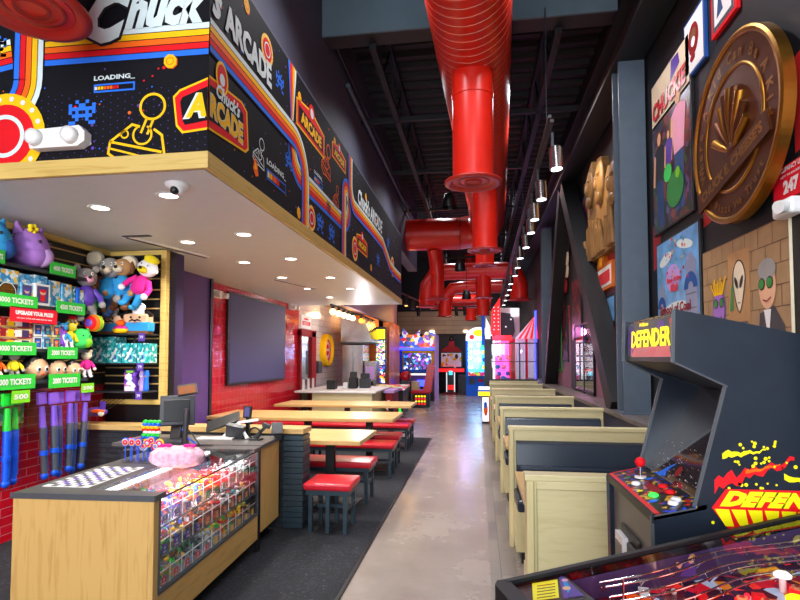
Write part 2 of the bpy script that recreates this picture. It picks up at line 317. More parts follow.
class Flat:
    """2-D drawing on a real surface: origin, right and up directions in the place"""
    def __init__(s, mb, o, U, V, gap=.0012, fit=None):
        s.mb = mb; s.o = Vector(o); s.U = Vector(U).normalized(); s.V = Vector(V).normalized(); s.N = s.U.cross(s.V); s.gap = gap; s.fit = fit
    def p(s, u, v, l=1):
        if s.fit: a, b, c, d = s.fit; u = a+(u-a)*b; v = c+(v-c)*d
        return s.o+s.U*u+s.V*v+s.N*(l*s.gap)
    def poly(s, pts, m, l=1): s.mb.add([s.p(u, v, l) for u, v in pts], [tuple(range(len(pts)))], m)
    def rect(s, u0, u1, v0, v1, m, l=1): s.poly([(u0, v0), (u1, v0), (u1, v1), (u0, v1)], m, l)
    def disc(s, u, v, r, m, l=1, ry=None, seg=28, rot=0):
        ry = ry or r; s.poly([(u+r*cos(a)*cos(rot)-ry*sin(a)*sin(rot), v+r*cos(a)*sin(rot)+ry*sin(a)*cos(rot)) for a in [2*pi*k/seg for k in range(seg)]], m, l)
    def ring(s, u, v, r0, r1, m, l=1, seg=28, a0=0, a1=2*pi):
        for k in range(seg):
            a = a0+(a1-a0)*k/seg; b = a0+(a1-a0)*(k+1)/seg
            s.poly([(u+r0*cos(a), v+r0*sin(a)), (u+r1*cos(a), v+r1*sin(a)), (u+r1*cos(b), v+r1*sin(b)), (u+r0*cos(b), v+r0*sin(b))], m, l)
    def line(s, pts, w, m, l=1, offset=0, closed=False):
        """polyline band of width w, shifted sideways (to its left) by offset"""
        P = [Vector(q) for q in pts]; n = len(P); L = []; Rr = []
        for i in range(n):
            if closed: a = P[i-1]; c = P[(i+1) % n]
            else: a = P[max(i-1, 0)]; c = P[min(i+1, n-1)]
            d1 = (P[i]-a).normalized() if (P[i]-a).length else None; d2 = (c-P[i]).normalized() if (c-P[i]).length else None
            d1 = d1 or d2; d2 = d2 or d1; t = (d1+d2).normalized(); nn = Vector((-t.y, t.x)); k = 1/max(.5, nn.dot(Vector((-d1.y, d1.x))))
            L.append(P[i]+nn*(offset+w/2)*k); Rr.append(P[i]+nn*(offset-w/2)*k)
        for i in range(n if closed else n-1):
            j = (i+1) % n; s.poly([tuple(Rr[i]), tuple(Rr[j]), tuple(L[j]), tuple(L[i])], m, l)
    def text(s, t, u, v, h, m, l=2, w=None, bold=.02, shear=0, align='C', rot=0):
        """text with cap height h (and total width w if given); u, v = lower left / centre / right"""
        vs, fs, x0, x1, y0, y1 = glyphs(t, bold, shear); sy = h/(y1-y0 or 1); sx = sy if w is None else w/(x1-x0)
        W_ = (x1-x0)*sx; du = {'L': 0, 'C': -W_/2, 'R': -W_}[align]
        P = []
        for x, y in vs:
            a = (x-x0)*sx+du; b_ = (y-y0)*sy; P.append(s.p(u+a*cos(rot)-b_*sin(rot), v+a*sin(rot)+b_*cos(rot), l))
        s.mb.add(P, fs, m)
    def arctext(s, t, u, v, r, h, m, a0, a1, l=2, flip=False):
        n = len(t)
        for i, ch in enumerate(t):
            if ch == ' ': continue
            a = a0+(a1-a0)*(i+.5)/n; vs, fs, x0, x1, y0, y1 = glyphs(ch, .03, 0); k = h/.73; ro = a-pi/2 if not flip else a+pi/2
            P = []
            for x, y in vs:
                X = (x-(x0+x1)/2)*k; Y = (y-.36)*k
                P.append(s.p(u+r*cos(a)+X*cos(ro)-Y*sin(ro), v+r*sin(a)+X*sin(ro)+Y*cos(ro), l))
            s.mb.add(P, fs, m)
def arc(cx, cy, r, a0, a1, n=10): return [(cx+r*cos(radians(a0+(a1-a0)*i/n)), cy+r*sin(radians(a0+(a1-a0)*i/n))) for i in range(n+1)]
BAND = ['offwhite', 'yellow', 'orange', 'red', 'blue']
def band(F, pts, w=.044, l=2, rev=False):
    cs = BAND[::-1] if rev else BAND
    F.line(pts, w*5+.016, 'mural_black', l-.5)
    for i, c in enumerate(cs): F.line(pts, w-.006, c, l, offset=(2-i)*w)

# ================================================================ SETTING
m = MB(); m.box(-4.2, 2.0, -4.2, 25, -.12, 0, 'concrete'); floor = struct(m, 'floor')
m = MB(); m.box(-4.0, -.93, -1.5, 10.45, .0, .012, 'carpet'); m.build('carpet', floor)
m = MB(); m.box(-.93, -.905, -1.5, 10.47, .0, .014, 'black'); m.box(-4.0, -.93, 10.45, 10.475, 0, .014, 'black'); m.build('carpet_edge_strip', floor)
m = MB(); m.box(.08, .27, -1.5, 24, .0, .004, 'plank_tile'); m.build('plank_tile_strip', floor)
# left wall of the shop: tile below the soffit
m = MB(); m.box(-4.2, -4.0, -4.2, 7.27, 0, 2.74, 'red_tile'); m.box(-4.2, -4.0, 7.27, 11.5, 0, 2.90, 'red_tile_square')
m.box(-4.2, -4.0, 11.5, 19, 0, 3.2, 'white_tile'); m.box(-4.2, -4.0, 19, 25, 0, 2.74, 'dark_brick_wall'); m.box(-4.2, -4.0, -4.2, 2.985, 2.74, 6.4, 'wall_dark')
m.box(-4.2, -4.0, 16, 25, 2.74, 6.4, 'wall_dark')
wall_l = struct(m, 'wall_left')
m = MB(); m.box(-2.1, -1.83, 2.985, 16, 4.22, 6.4, 'wall_dark'); struct(m, 'wall_left_upper')
# soffit over the counter: white ceiling below, printed faces, oak strip
m = MB(); m.box(-4.0, -1.66, 3.015, 11.3, 2.74, 2.86, 'ceiling_white'); struct(m, 'ceiling_soffit')
m = MB(); m.box(-4.0, -1.63, 2.985, 3.015, 2.83, 4.2, 'mural_black'); m.box(-1.66, -1.63, 3.015, 11.3, 2.83, 4.2, 'mural_black')
m.box(-4, -1.66, 11.27, 11.3, 2.86, 4.2, 'wall_purple'); m.box(-4.0, -1.63, 2.995, 11.3, 4.2, 4.22, 'wall_dark'); soffit = struct(m, 'wall_soffit')
m = MB(); m.box(-4.0, -1.615, 2.965, 2.995, 2.735, 2.84, 'trim_wood'); m.box(-1.645, -1.615, 2.995, 11.32, 2.735, 2.84, 'trim_wood'); struct(m, 'trim_1', bev=.004)
# bulkhead beyond the soffit and the wall it meets
plain('wall_mauve', '8c6a74', .6)
m = MB(); m.box(-2.95, -2.82, 11.3, 18.6, 2.72, 4.6, 'wall_mauve'); m.box(-2.95, -2.75, 16.4, 18.6, 0, 2.72, 'orange_wall'); m.box(-4, -2.82, 18.45, 18.6, 0, 4.6, 'wall_dark'); struct(m, 'wall_bulkhead')
plain('kitchen_ceiling', 'c08a50', .4, noise=.25, nscale=2)
m = MB(); m.box(-4.1, -2.95, 11.25, 18.45, 2.95, 3.05, 'kitchen_ceiling'); struct(m, 'ceiling_kitchen')
m = MB(); m.box(-3.95, -3.02, 11.5, 11.54, 2.78, 2.94, 'amber_panel'); m.box(-3.9, -3.02, 16.0, 16.05, .9, 2.9, 'orange_wall'); struct(m, 'wall_kitchen')
# far wall
m = MB(); m.box(-4.2, 2, 24.6, 24.8, 0, 2.7, 'dark_brick_wall'); m.box(-4.2, 2, 24.5, 24.8, 2.7, 3.75, 'far_plank'); m.box(-4.2, 2, 24.6, 24.8, 3.75, 6.4, 'wall_black'); struct(m, 'wall_far')
# right wall: half wall with ledge, upper wall
m = MB(); m.box(1.46, 2.0, 2.7, 24.6, 0, .96, 'wall_dark'); m.box(1.76, 2.0, -4.2, 24.6, 0, 6.4, 'wall_black'); wall_r = struct(m, 'wall_right')
m = MB(); m.box(1.43, 1.76, 2.7, 24.6, .96, 1.0, 'ledge_wood'); struct(m, 'trim_2')
# main ceiling deck with its ribs
m = MB(); m.box(-4.2, 2, -4.2, 25, 6.25, 6.4, 'deck_black')
y = -3.9
while y < 24.4: m.prism([(y, 6.25), (y+.04, 6.18), (y+.14, 6.18), (y+.18, 6.25)], -4.0, 1.76, 'deck_black', 'X'); y += .3
struct(m, 'ceiling')
# storefront behind the camera: glazed wall with mullions
m = MB()
for x in (-4.0, -2.6, -1.2, .2, 1.6): m.box(x, x+.08, -4.1, -4.0, 0, 6.2, 'steel_black')
for z in (0, 2.4, 4.4, 6.1): m.box(-4, 1.76, -4.1, -4.0, z, z+.08, 'steel_black')
m.box(-4, 1.76, -4.06, -4.05, 0, 6.2, 'glass'); struct(m, 'window_1')

# steel: cross beam, long beam on the right, column, braces, joists, conduits
m = MB(); m.box(-1.83, 1.56, 6.04, 6.30, 5.45, 5.50, 'flange_brown'); m.box(-1.83, 1.56, 6.01, 6.04, 5.44, 6.2, 'beam_blue'); m.box(-1.83, 1.56, 6.04, 6.30, 6.1, 6.18, 'flange_brown'); struct(m, 'trim_3')
m = MB(); m.box(1.44, 1.74, -2, 24.4, 4.70, 4.74, 'steel_black'); m.box(1.56, 1.60, -2, 24.4, 4.74, 5.1, 'steel_black'); m.box(1.44, 1.74, -2, 24.4, 5.1, 5.14, 'steel_black'); struct(m, 'trim_4')
def ibeam_column(x0, x1, y0, y1, z0, z1):
    m = MB(); m.box(x0, x1, y0, y0+.03, z0, z1, 'column_steel'); m.box(x0, x1, y1-.03, y1, z0, z1, 'column_steel'); m.box((x0+x1)/2-.015, (x0+x1)/2+.015, y0+.03, y1-.03, z0, z1, 'column_steel')
    m.box(x0-.02, x1+.015, y0-.02, y1+.02, z0, z0+.02, 'column_steel'); return m
struct(ibeam_column(1.48, 1.74, 5.73, 6.0, 1.0, 4.70), 'trim_5')
struct(ibeam_column(1.50, 1.72, 12.7, 12.95, 1.0, 4.62), 'trim_6')
m = MB(); m.bar((1.60, 9.7, 4.62), (1.60, 6.35, 1.0), .24, .26, 'steel_black'); struct(m, 'trim_7')
m = MB(); m.bar((1.60, 9.9, 4.62), (1.60, 12.4, 1.0), .24, .24, 'steel_black'); struct(m, 'trim_8')
for k, x in enumerate((-1.25, .95)):
    m = MB(); m.box(x-.04, x+.04, 6.2, 24.3, 6.05, 6.14, 'steel_black'); m.box(x-.04, x+.04, 6.2, 24.3, 5.35, 5.42, 'steel_black')
    y = 6.3; i = 0
    while y < 23.6: m.bar((x, y, 5.4 if i % 2 else 6.08), (x, y+.6, 6.08 if i % 2 else 5.4), .025, .025, 'steel_black'); y += .6; i += 1
    struct(m, 'trim_%d' % (9+k))
m = MB()
for yy in (8.2, 10.6, 13.4, 16.5, 20): m.box(-1.83, 1.56, yy, yy+.06, 5.35, 5.42, 'steel_black')
struct(m, 'trim_11')
m = MB(); m.tube([(-1.76, 7.0, 5.35), (-1.76, 11.5, 5.35), (-1.76, 15.9, 5.35)], .035, 'column_steel', 8); m.tube([(-1.79, 6.4, 5.6), (-1.79, 9.0, 5.6), (-1.79, 15, 5.6)], .02, 'charcoal', 6)
tag(m.build('conduit'), 'grey steel conduits running along the dark upper left wall', 'conduit')

# purple panels and black frame between the prize wall and the red tile
m = MB(); m.box(-4.0, -3.86, 5.60, 7.2, 0, 2.74, 'wall_purple'); m.box(-4.0, -3.84, 7.2, 7.27, 0, 2.74, 'black'); m.box(-3.9, -3.29, 5.365, 5.55, 0, 2.74, 'purple_dark'); struct(m, 'wall_panel')

# ---------------------------------------------------------------- prints on the soffit
def mascotfree_badge(F, u, v, r, l=3):
    F.disc(u, v, r, 'yellow', l); F.disc(u, v, r*.74, 'red', l+1); F.ring(u, v, r*.40, r*.5, 'offwhite', l+2)
    for k in range(18): F.disc(u+r*.87*cos(2*pi*k/18), v+r*.87*sin(2*pi*k/18), r*.06, 'white', l+1, seg=10)
def joystick(F, u, v, s, c, l=2):
    F.ring(u+.10*s, v+.33*s, .135*s, .165*s, c, l); w = .03*s
    F.line([(u+.03*s, v+.19*s), (u-.04*s, v+.02*s)], w, c, l); F.line([(u+.11*s, v+.17*s), (u+.04*s, v+.0*s)], w, c, l)
    F.ring(u-.02*s, v-.0*s, .10*s, .125*s, c, l, a0=radians(120), a1=radians(420))
    F.line([(u-.42*s, v-.06*s), (u-.15*s, v+.13*s), (u-.05*s, v+.10*s)], w, c, l); F.line([(u+.12*s, v+.06*s), (u+.22*s, v-.02*s), (u+.26*s, v-.3*s), (u-.05*s, v-.28*s)], w, c, l)
    F.line([(u-.42*s, v-.06*s), (u+.22*s, v-.22*s)], w, c, l); F.line([(u-.42*s, v-.06*s), (u-.44*s, v-.2*s), (u-.3*s, v-.3*s), (u-.05*s, v-.28*s)], w, c, l); F.line([(u-.42*s, v-.14*s), (u-.02*s, v-.26*s)], w*.8, c, l)
    F.ring(u-.24*s, v+.02*s, .035*s, .055*s, c, l, seg=12)
def loading(F, u, v, w, l=2):
    F.text('LOADING_', u, v, w*.13, 'offwhite', l, w=w, bold=.03, align='L'); y1 = v-w*.07; h = w*.2
    F.rect(u, u+w, y1-h, y1, 'blue', l); F.rect(u+.012, u+w-.012, y1-h+.012, y1-.012, 'mural_black', l+1)
    for k, c in enumerate(['white', 'yellow', 'yellow', 'orange', 'orange', 'orange', 'red', 'red']): F.rect(u+w*(.03+.075*k), u+w*(.09+.075*k), y1-h+.018, y1-.018, c, l+2)
def pixel_bug(F, u, v, s, c, l=2):
    rows = ['..#..#..', '#..##..#', '########', '#.#..#.#', '.######.', '..#..#..', '##....##']
    for j, r in enumerate(rows):
        for i, ch in enumerate(r):
            if ch == '#': F.rect(u+(i-4)*s, u+(i-3)*s, v+(3-j)*s, v+(4-j)*s, c, l)
def coin_icon(F, u, v, r, l=2): F.disc(u+r*.15, v-r*.1, r, 'orange', l, r*1.1, 8, .3); F.disc(u, v, r, 'yellow', l+1, r*1.1, 8, .3); F.ring(u, v, r*.5, r*.62, 'orange', l+2, 8)
def dots(F, u0, u1, v0, v1, n, l=1):
    for _ in range(n):
        u = random.uniform(u0, u1); v = random.uniform(v0, v1); F.disc(u, v, random.choice([.006, .007, .012]), random.choice(['purple_lit', 'blue', 'purple_lit', 'purple_sign', 'orange', 'red']), l, seg=6)
def grid_dots(F, u0, u1, v0, v1, st, l=1):
    u = u0; i = 0
    while u < u1:
        v = v0+(st/2 if i % 2 else 0)
        while v < v1: F.rect(u, u+.006, v, v+.006, 'purple_lit', l); v += st
        u += st; i += 1
def arcade_badge(F, u0, u1, v0, v1, l=3, part=None):
    """half (or whole) of the hexagonal badge, u clipped to part"""
    um = (u0+u1)/2; k = .09*(u1-u0)
    P = [(u0+k*.3, v0+.05), (u0, v0+.10), (u0, v1-.06), (u0+k*.5, v1), (u1-k*.5, v1), (u1, v1-.06), (u1, v0+.10), (u1-k*.3, v0+.05), (um, v0)]
    def sc(f): return [(um+(x-um)*f, (v0+v1)/2+(y-(v0+v1)/2)*(1-(1-f)*2.2)) for x, y in P]
    F.poly(sc(1.0), 'yellow', l); F.poly(sc(.965), 'red', l+1); F.poly(sc(.89), 'mural_black', l+2)

# near face (towards the camera)
m = MB(); Fn = Flat(m, (0, 2.985, 0), (1, 0, 0), (0, 0, 1), fit=(-1.63, .985, 2.84, .948))
band(Fn, [(-2.80, 3.61), (-1.63, 3.593)])
band(Fn, [(-4.0, 3.50), (-3.35, 3.56), (-3.03, 3.61)], l=2)
band(Fn, [(-2.90, 4.2), (-2.90, 3.42)]+arc(-3.16, 3.42, .26, 0, -80, 8)+[(-3.7, 3.13)], l=4)
m.build('stripe_band', soffit)
m = MB(); Fn = Flat(m, (0, 2.985, 0), (1, 0, 0), (0, 0, 1), fit=(-1.63, .985, 2.84, .948))
Fn.text('C', -2.50, 3.60, .40, 'black', 5, w=.36, bold=.09, shear=.35, align='L'); Fn.text('huck', -2.22, 3.68, .30, 'black', 5, w=.60, bold=.10, shear=.35, align='L')
Fn.text('C', -2.49, 3.62, .37, 'offwhite', 6, w=.33, bold=.06, shear=.35, align='L'); Fn.text('huck', -2.21, 3.695, .275, 'offwhite', 6, w=.58, bold=.055, shear=.35, align='L')
m.build('lettering', soffit)
m = MB(); Fn = Flat(m, (0, 2.985, 0), (1, 0, 0), (0, 0, 1), fit=(-1.63, .985, 2.84, .948))
loading(Fn, -2.42, 3.365, .29); joystick(Fn, -2.06, 2.98, .56, 'yellow'); pixel_bug(Fn, -2.50, 3.15, .024, 'blue'); pixel_bug(Fn, -3.16, 3.66, .022, 'blue'); coin_icon(Fn, -1.89, 3.46, .045)
mascotfree_badge(Fn, -3.06, 3.03, .30, 6); grid_dots(Fn, -3.0, -1.64, 2.86, 3.3, .05); dots(Fn, -3.6, -1.66, 2.87, 3.45, 60); dots(Fn, -3.6, -2.5, 3.75, 4.2, 20)
# the badge that folds round the corner: its left piece
zz = [(-1.64, 3.315), (-1.82, 3.24), (-1.86, 3.19), (-1.84, 3.03), (-1.79, 2.985), (-1.64, 3.005)]
def inset(P, d): return P
Fn.poly([(-1.632, 3.33), (-1.82, 3.265), (-1.866, 3.22), (-1.842, 3.02), (-1.80, 2.97), (-1.632, 2.985)], 'yellow', 3)
Fn.poly([(-1.632, 3.315), (-1.815, 3.25), (-1.852, 3.21), (-1.83, 3.03), (-1.79, 2.985), (-1.632, 3.00)], 'red', 4)
Fn.poly([(-1.632, 3.27), (-1.80, 3.21), (-1.815, 3.18), (-1.795, 3.05), (-1.78, 3.025), (-1.632, 3.045)], 'mural_black', 5)
Fn.text('A', -1.635, 3.07, .16, 'yellow', 7, w=.14, bold=.05, align='R', shear=.2); Fn.text('A', -1.645, 3.062, .17, 'offwhite', 6, w=.15, bold=.07, align='R', shear=.2)
m.build('printed_icons', soffit)
# long side face (towards the aisle)
m = MB(); Fs = Flat(m, (-1.63, .079, 0), (0, 1, 0), (0, 0, 1), fit=(0, .989, 2.84, .985))
band(Fs, [(4.42, 4.22), (4.42, 3.50)]+arc(4.70, 3.54, .28, 180, 265, 8)+[(5.2, 3.26), (6.05, 3.25), (6.3, 3.25)]+arc(6.3, 3.50, .25, 270, 360, 8)+[(6.55, 3.66)]+arc(6.42, 3.62, .13, 0, 90, 6), l=2)
band(Fs, [(2.94, 3.593), (4.45, 3.593)]+arc(4.45, 3.24, .353, 90, 0, 8)+[(4.80, 3.0), (4.80, 2.84)], l=5)
band(Fs, [(6.62, 4.22), (6.62, 3.9)]+arc(6.9, 3.88, .28, 180, 265, 8)+[(8.0, 3.60), (9.0, 3.58), (9.4, 3.45), (9.8, 3.32), (10.4, 3.28), (11.2, 3.28)], l=5)
band(Fs, [(6.28, 2.84), (6.28, 3.6)]+arc(6.42, 3.6, .14, 180, 90, 6), l=7, rev=True)
m.build('stripe_band', soffit)
m = MB(); Fs = Flat(m, (-1.63, .079, 0), (0, 1, 0), (0, 0, 1), fit=(0, .989, 2.84, .985))
Fs.text("'s", 2.955, 3.74, .25, 'offwhite', 6, w=.13, bold=.045, shear=.3, align='L'); Fs.text('ARCADE', 3.13, 3.74, .20, 'offwhite', 6, w=.80, bold=.05, align='L', shear=-.06)
Fs.text("Chuck's ARCADE", 7.05, 3.72, .24, 'offwhite', 7, w=1.9, bold=.04, shear=.2, align='L'); m.build('lettering', soffit)
m = MB(); Fs = Flat(m, (-1.63, .079, 0), (0, 1, 0), (0, 0, 1), fit=(0, .989, 2.84, .985))
Fs.poly([(2.942, 3.33), (3.40, 3.385), (3.49, 3.35), (3.52, 3.08), (3.47, 3.04), (2.942, 2.985)], 'yellow', 3)
Fs.poly([(2.942, 3.315), (3.385, 3.368), (3.47, 3.34), (3.50, 3.09), (3.46, 3.055), (2.942, 3.00)], 'red', 4)
Fs.poly([(2.942, 3.27), (3.37, 3.32), (3.42, 3.30), (3.44, 3.12), (3.42, 3.10), (2.942, 3.045)], 'mural_black', 5)
Fs.disc(3.10, 3.39, .085, 'yellow', 6, .11); Fs.disc(3.10, 3.39, .065, 'red', 7, .09); Fs.disc(3.10, 3.38, .035, 'offwhite', 8, .04)
Fs.text('RCADE', 2.95, 3.07, .16, 'offwhite', 6, w=.47, bold=.07, align='L'); Fs.text('RCADE', 2.955, 3.075, .15, 'yellow', 7, w=.46, bold=.045, align='L')
Fs.text("Chuck's", 3.02, 3.235, .10, 'offwhite', 9, w=.34, bold=.04, align='L', shear=.3)
for (u, v, s) in ((4.98, 3.86, 1), (6.05, 3.98, .7), (7.35, 3.18, .8)):
    a = .45*s; Fs.poly([(u-a, v-.13*s), (u+a, v-.13*s), (u+a, v+.13*s), (u, v+.2*s), (u-a, v+.13*s)], 'yellow', 3); Fs.poly([(u-a+.02, v-.11*s), (u+a-.02, v-.11*s), (u+a-.02, v+.115*s), (u, v+.175*s), (u-a+.02, v+.115*s)], 'red', 4)
    Fs.rect(u-a+.06, u+a-.06, v-.08*s, v+.08*s, 'mural_black', 5); Fs.text('ARCADE', u, v-.06*s, .12*s, 'yellow', 6, w=.66*s, bold=.05); Fs.disc(u, v+.17*s, .09*s, 'red', 5); Fs.disc(u, v+.17*s, .05*s, 'offwhite', 6)
joystick(Fs, 3.73, 3.12, .30, 'offwhite'); joystick(Fs, 5.55, 3.72, .5, 'orange'); joystick(Fs, 5.95, 3.45, .35, 'orange')
loading(Fs, 3.86, 3.10, .42); loading(Fs, 5.08, 3.46, .3); loading(Fs, 8.3, 3.9, .4)
for u, v, s in ((4.12, 3.90, .022), (4.35, 3.30, .02), (5.30, 2.98, .028), (5.75, 2.98, .028), (5.62, 3.25, .02), (8.6, 3.2, .03), (9.6, 3.7, .03)): pixel_bug(Fs, u, v, s, 'blue')
mascotfree_badge(Fs, 3.84, 4.02, .12); mascotfree_badge(Fs, 5.0, 2.97, .13); mascotfree_badge(Fs, 6.9, 3.05, .17); mascotfree_badge(Fs, 10.1, 3.35, .2)
for u, v in ((3.46, 4.13), (4.62, 4.02), (4.62, 2.92), (5.85, 4.1), (7.6, 3.98), (8.0, 2.98)): coin_icon(Fs, u, v, .05)
Fs.poly([(3.60, 2.98), (3.63, 3.08), (3.68, 3.02), (3.70, 2.95), (3.65, 2.93)], 'orange', 3); Fs.poly([(3.62, 2.98), (3.64, 3.04), (3.67, 2.99)], 'yellow', 4)
dots(Fs, 2.96, 11.1, 2.87, 4.18, 260); m.build('printed_icons', soffit)

# ---------------------------------------------------------------- soffit fittings
for i, (x, y) in enumerate([(-2.88, 3.67), (-2.18, 3.46), (-2.87, 4.90), (-2.17, 4.67), (-2.80, 6.05), (-2.16, 5.91), (-2.79, 7.28), (-2.10, 7.38), (-2.81, 8.51), (-2.11, 8.61), (-2.05, 9.71), (-2.8, 9.8)]):
    if i == 0:
        dl = thing('ceiling_downlight', 'x', 'ceiling light', (x, y, 2.74), 0, 'round recessed lights in the white soffit', world=False)
        a = MB(); a.lathe([(.062, -.004), (.085, -.006), (.09, 0), (.062, .0)], (0, 0, 0), 'white'); a.build('trim_ring', dl)
        a = MB(); a.lathe([(0.0, -.002), (.063, -.002)], (0, 0, 0), 'lamp_white'); a.build('lens', dl); d0 = dl
    else: dl = dup(d0, (x, y, 2.74))
    dl['label'] = 'round recessed downlight in the white soffit, %s row, %s' % ('wall-side' if x < -2.5 else 'aisle-side', ['nearest the camera', 'second back', 'third back', 'fourth back', 'fifth back', 'sixth and farthest back'][i//2])
    light('downlight_beam', 'SPOT', (x, y, 2.72), 70, (1, .95, .88), .06, spot=130, blend=.8)
m = MB(); m.lathe([(.0, -.075), (.028, -.07), (.045, -.05), (.05, -.03), (.075, -.02), (.078, 0)], (-1.98, 3.24, 2.74), 'white', seg=24); m.sph((-1.98, 3.21, 2.69), .03, 'black', 12, 8)
tag(m.build('dome_camera'), 'small white dome security camera under the soffit beside its corner', 'security camera')
m = MB(); m.box(-3.34, -3.06, 4.55, 4.60, 2.732, 2.74, 'charcoal'); m.bar((-3.32, 4.6, 2.735), (-3.08, 5.65, 2.735), .10, .012, 'white'); m.bar((-3.32, 4.6, 2.73), (-3.08, 5.65, 2.73), .03, .012, 'charcoal')
tag(m.build('linear_air_vent'), 'long narrow slot air vent in the white soffit above the prize wall', 'vent')
m = MB(); m.bar((-2.95, 7.4, 2.735), (-2.7, 8.5, 2.735), .10, .012, 'white'); m.bar((-2.95, 7.4, 2.73), (-2.7, 8.5, 2.73), .03, .012, 'charcoal')
tag(m.build('linear_air_vent'), 'slot air vent in the soffit above the red tile wall', 'vent')
# white emergency light on the near mural
t = thing('emergency_light', 'white twin-head emergency light on the printed soffit face above the oak strip', 'emergency light', (-2.60, 2.975, 2.90), world=False)
m = MB(); m.prism([(-.19, .0), (.14, .0), (.19, .03), (.19, .09), (.15, .13), (-.17, .12), (-.2, .09), (-.2, .03)], -.06, 0, 'white'); m.build('housing', t, bev=.012)
for x in (-.15, .10):
    m = MB(); m.lathe([(.03, -.105), (.048, -.10), (.052, -.06), (.04, -.055)], (x, 0, .065), 'white', 'Y'); m.lathe([(0, -.10), (.03, -.105)], (x, 0, .065), 'paper', 'Y'); m.build('lamp_head', t)

# ---------------------------------------------------------------- red air ducts
t = thing('air_duct', 'large bright red spiral air duct running along the dark ceiling with drop pipes', 'duct', (-.05, 5, 4.45))
def elbow(c, r, a0, a1, ax1, ax2, n=10):
    ax1 = Vector(ax1); ax2 = Vector(ax2); return [Vector(c)+r*(cos(radians(a0+(a1-a0)*i/n))*ax1+sin(radians(a0+(a1-a0)*i/n))*ax2) for i in range(n+1)]
m = MB(); m.tube([(-.25, .6, 4.98), (-.105, 4.0, 4.98), (.067, 8.0, 4.98), (.22, 12.0, 4.95)], .41, 'duct_red', 40); m.build('main_duct', t)
m = MB(); m.tube([(.22, 12, 4.95), (.25, 12.9, 4.92), (.2, 13.35, 4.88), (-.05, 13.62, 4.84), (-.45, 13.7, 4.8), (-1.82, 13.7, 4.8)], [.405, .41, .41, .41, .405, .405], 'pipe_red', 36)
for x in (-.5, -.9, -.98): m.tube([(x, 13.7, 4.8), (x-.03, 13.7, 4.8)], .415, 'pipe_red', 36)
m.build('duct_bend', t)
def drop(x, y, z0, z1, r, rf, par, name='drop_pipe'):
    m = MB(); m.tube([(x, y, z1), (x, y, z0)], r, 'pipe_red', 30); m.tube([(x, y, z1-.35), (x, y, z1-.39)], r+.008, 'pipe_red', 30)
    p = m.build(name, par)
    m = MB(); m.lathe([(r, .03), (rf*.8, .015), (rf, -.0), (rf, -.02), (rf*.85, -.03), (r*.98, .01), (r*.75, .05)], (x, y, z0), 'diffuser_red', seg=36)
    m.lathe([(r*.9, .03), (r*.8, -.01), (r*.62, .0), (r*.6, .03)], (x, y, z0), 'diffuser_red', seg=30); m.lathe([(r*.5, .03), (r*.42, -.02), (r*.3, .01), (0, .02)], (x, y, z0), 'diffuser_red', seg=30)
    m.lathe([(0, .06), (r*.95, .06)], (x, y, z0), 'black', seg=30)
    m.build('diffuser', p)
drop(-.04, 5.58, 3.44, 4.72, .215, .30, t); drop(.13, 9.18, 3.44, 4.72, .215, .30, t); drop(.16, 11.6, 3.60, 4.72, .20, .27, t)
t = thing('air_diffuser', 'round red air diffuser hanging in front of the printed soffit at the upper left', 'air vent', (-2.36, 2.45, 3.46))
drop(-2.36, 2.45, 3.46, 6.2, .2, .285, t)
def duct2(label, segs, drops):
    t = thing('air_duct', label, 'duct', (segs[0][0][0][0], segs[0][0][0][1], 3.2)); 
    for pts, r in segs: m = MB(); m.tube(pts, r, 'pipe_red', 24); m.build('duct_run', t)
    for d in drops: drop(*d, t)
duct2('red drop pipe with round diffuser under the big duct bend by the soffit end', [([(-1.12, 13.75, 4.45), (-1.08, 13.9, 4.15), (-1.05, 13.95, 3.8)], .19)], [(-1.05, 13.95, 3.15, 4.0, .18, .29)])
duct2('red horizontal duct crossing above the aisle with a drooping elbow on its right', [([(-1.62, 17, 3.4), (-1.58, 17, 3.9), (-1.35, 17, 4.25), (-1.0, 17, 4.35), (.9, 17, 4.35), (1.2, 17, 4.2), (1.3, 17, 3.9), (1.3, 17, 3.7)], .27)], [(1.3, 17, 3.42, 3.9, .27, .36), (-1.62, 17, 3.25, 3.6, .25, .33), (.18, 17, 3.5, 4.3, .24, .3)])
duct2('fat red duct lying low across the far end of the aisle', [([(-1.25, 20.5, 3.3), (-1.2, 20.5, 3.95), (-.95, 20.5, 4.25), (-.5, 20.5, 4.3), (.95, 20.5, 4.3)], .25), ([(-2.0, 22.5, 3.95), (.55, 22.5, 3.95)], .3)], [(.2, 20.5, 3.2, 4.3, .24, .3), (-1.25, 20.5, 3.2, 3.6, .25, .32)])
duct2('short red drop pipe in front of the far plank wall', [([(-.3, 23.6, 6.18), (-.3, 23.6, 4.0)], .25)], [(-.3, 23.6, 3.25, 4.0, .25, .28)])

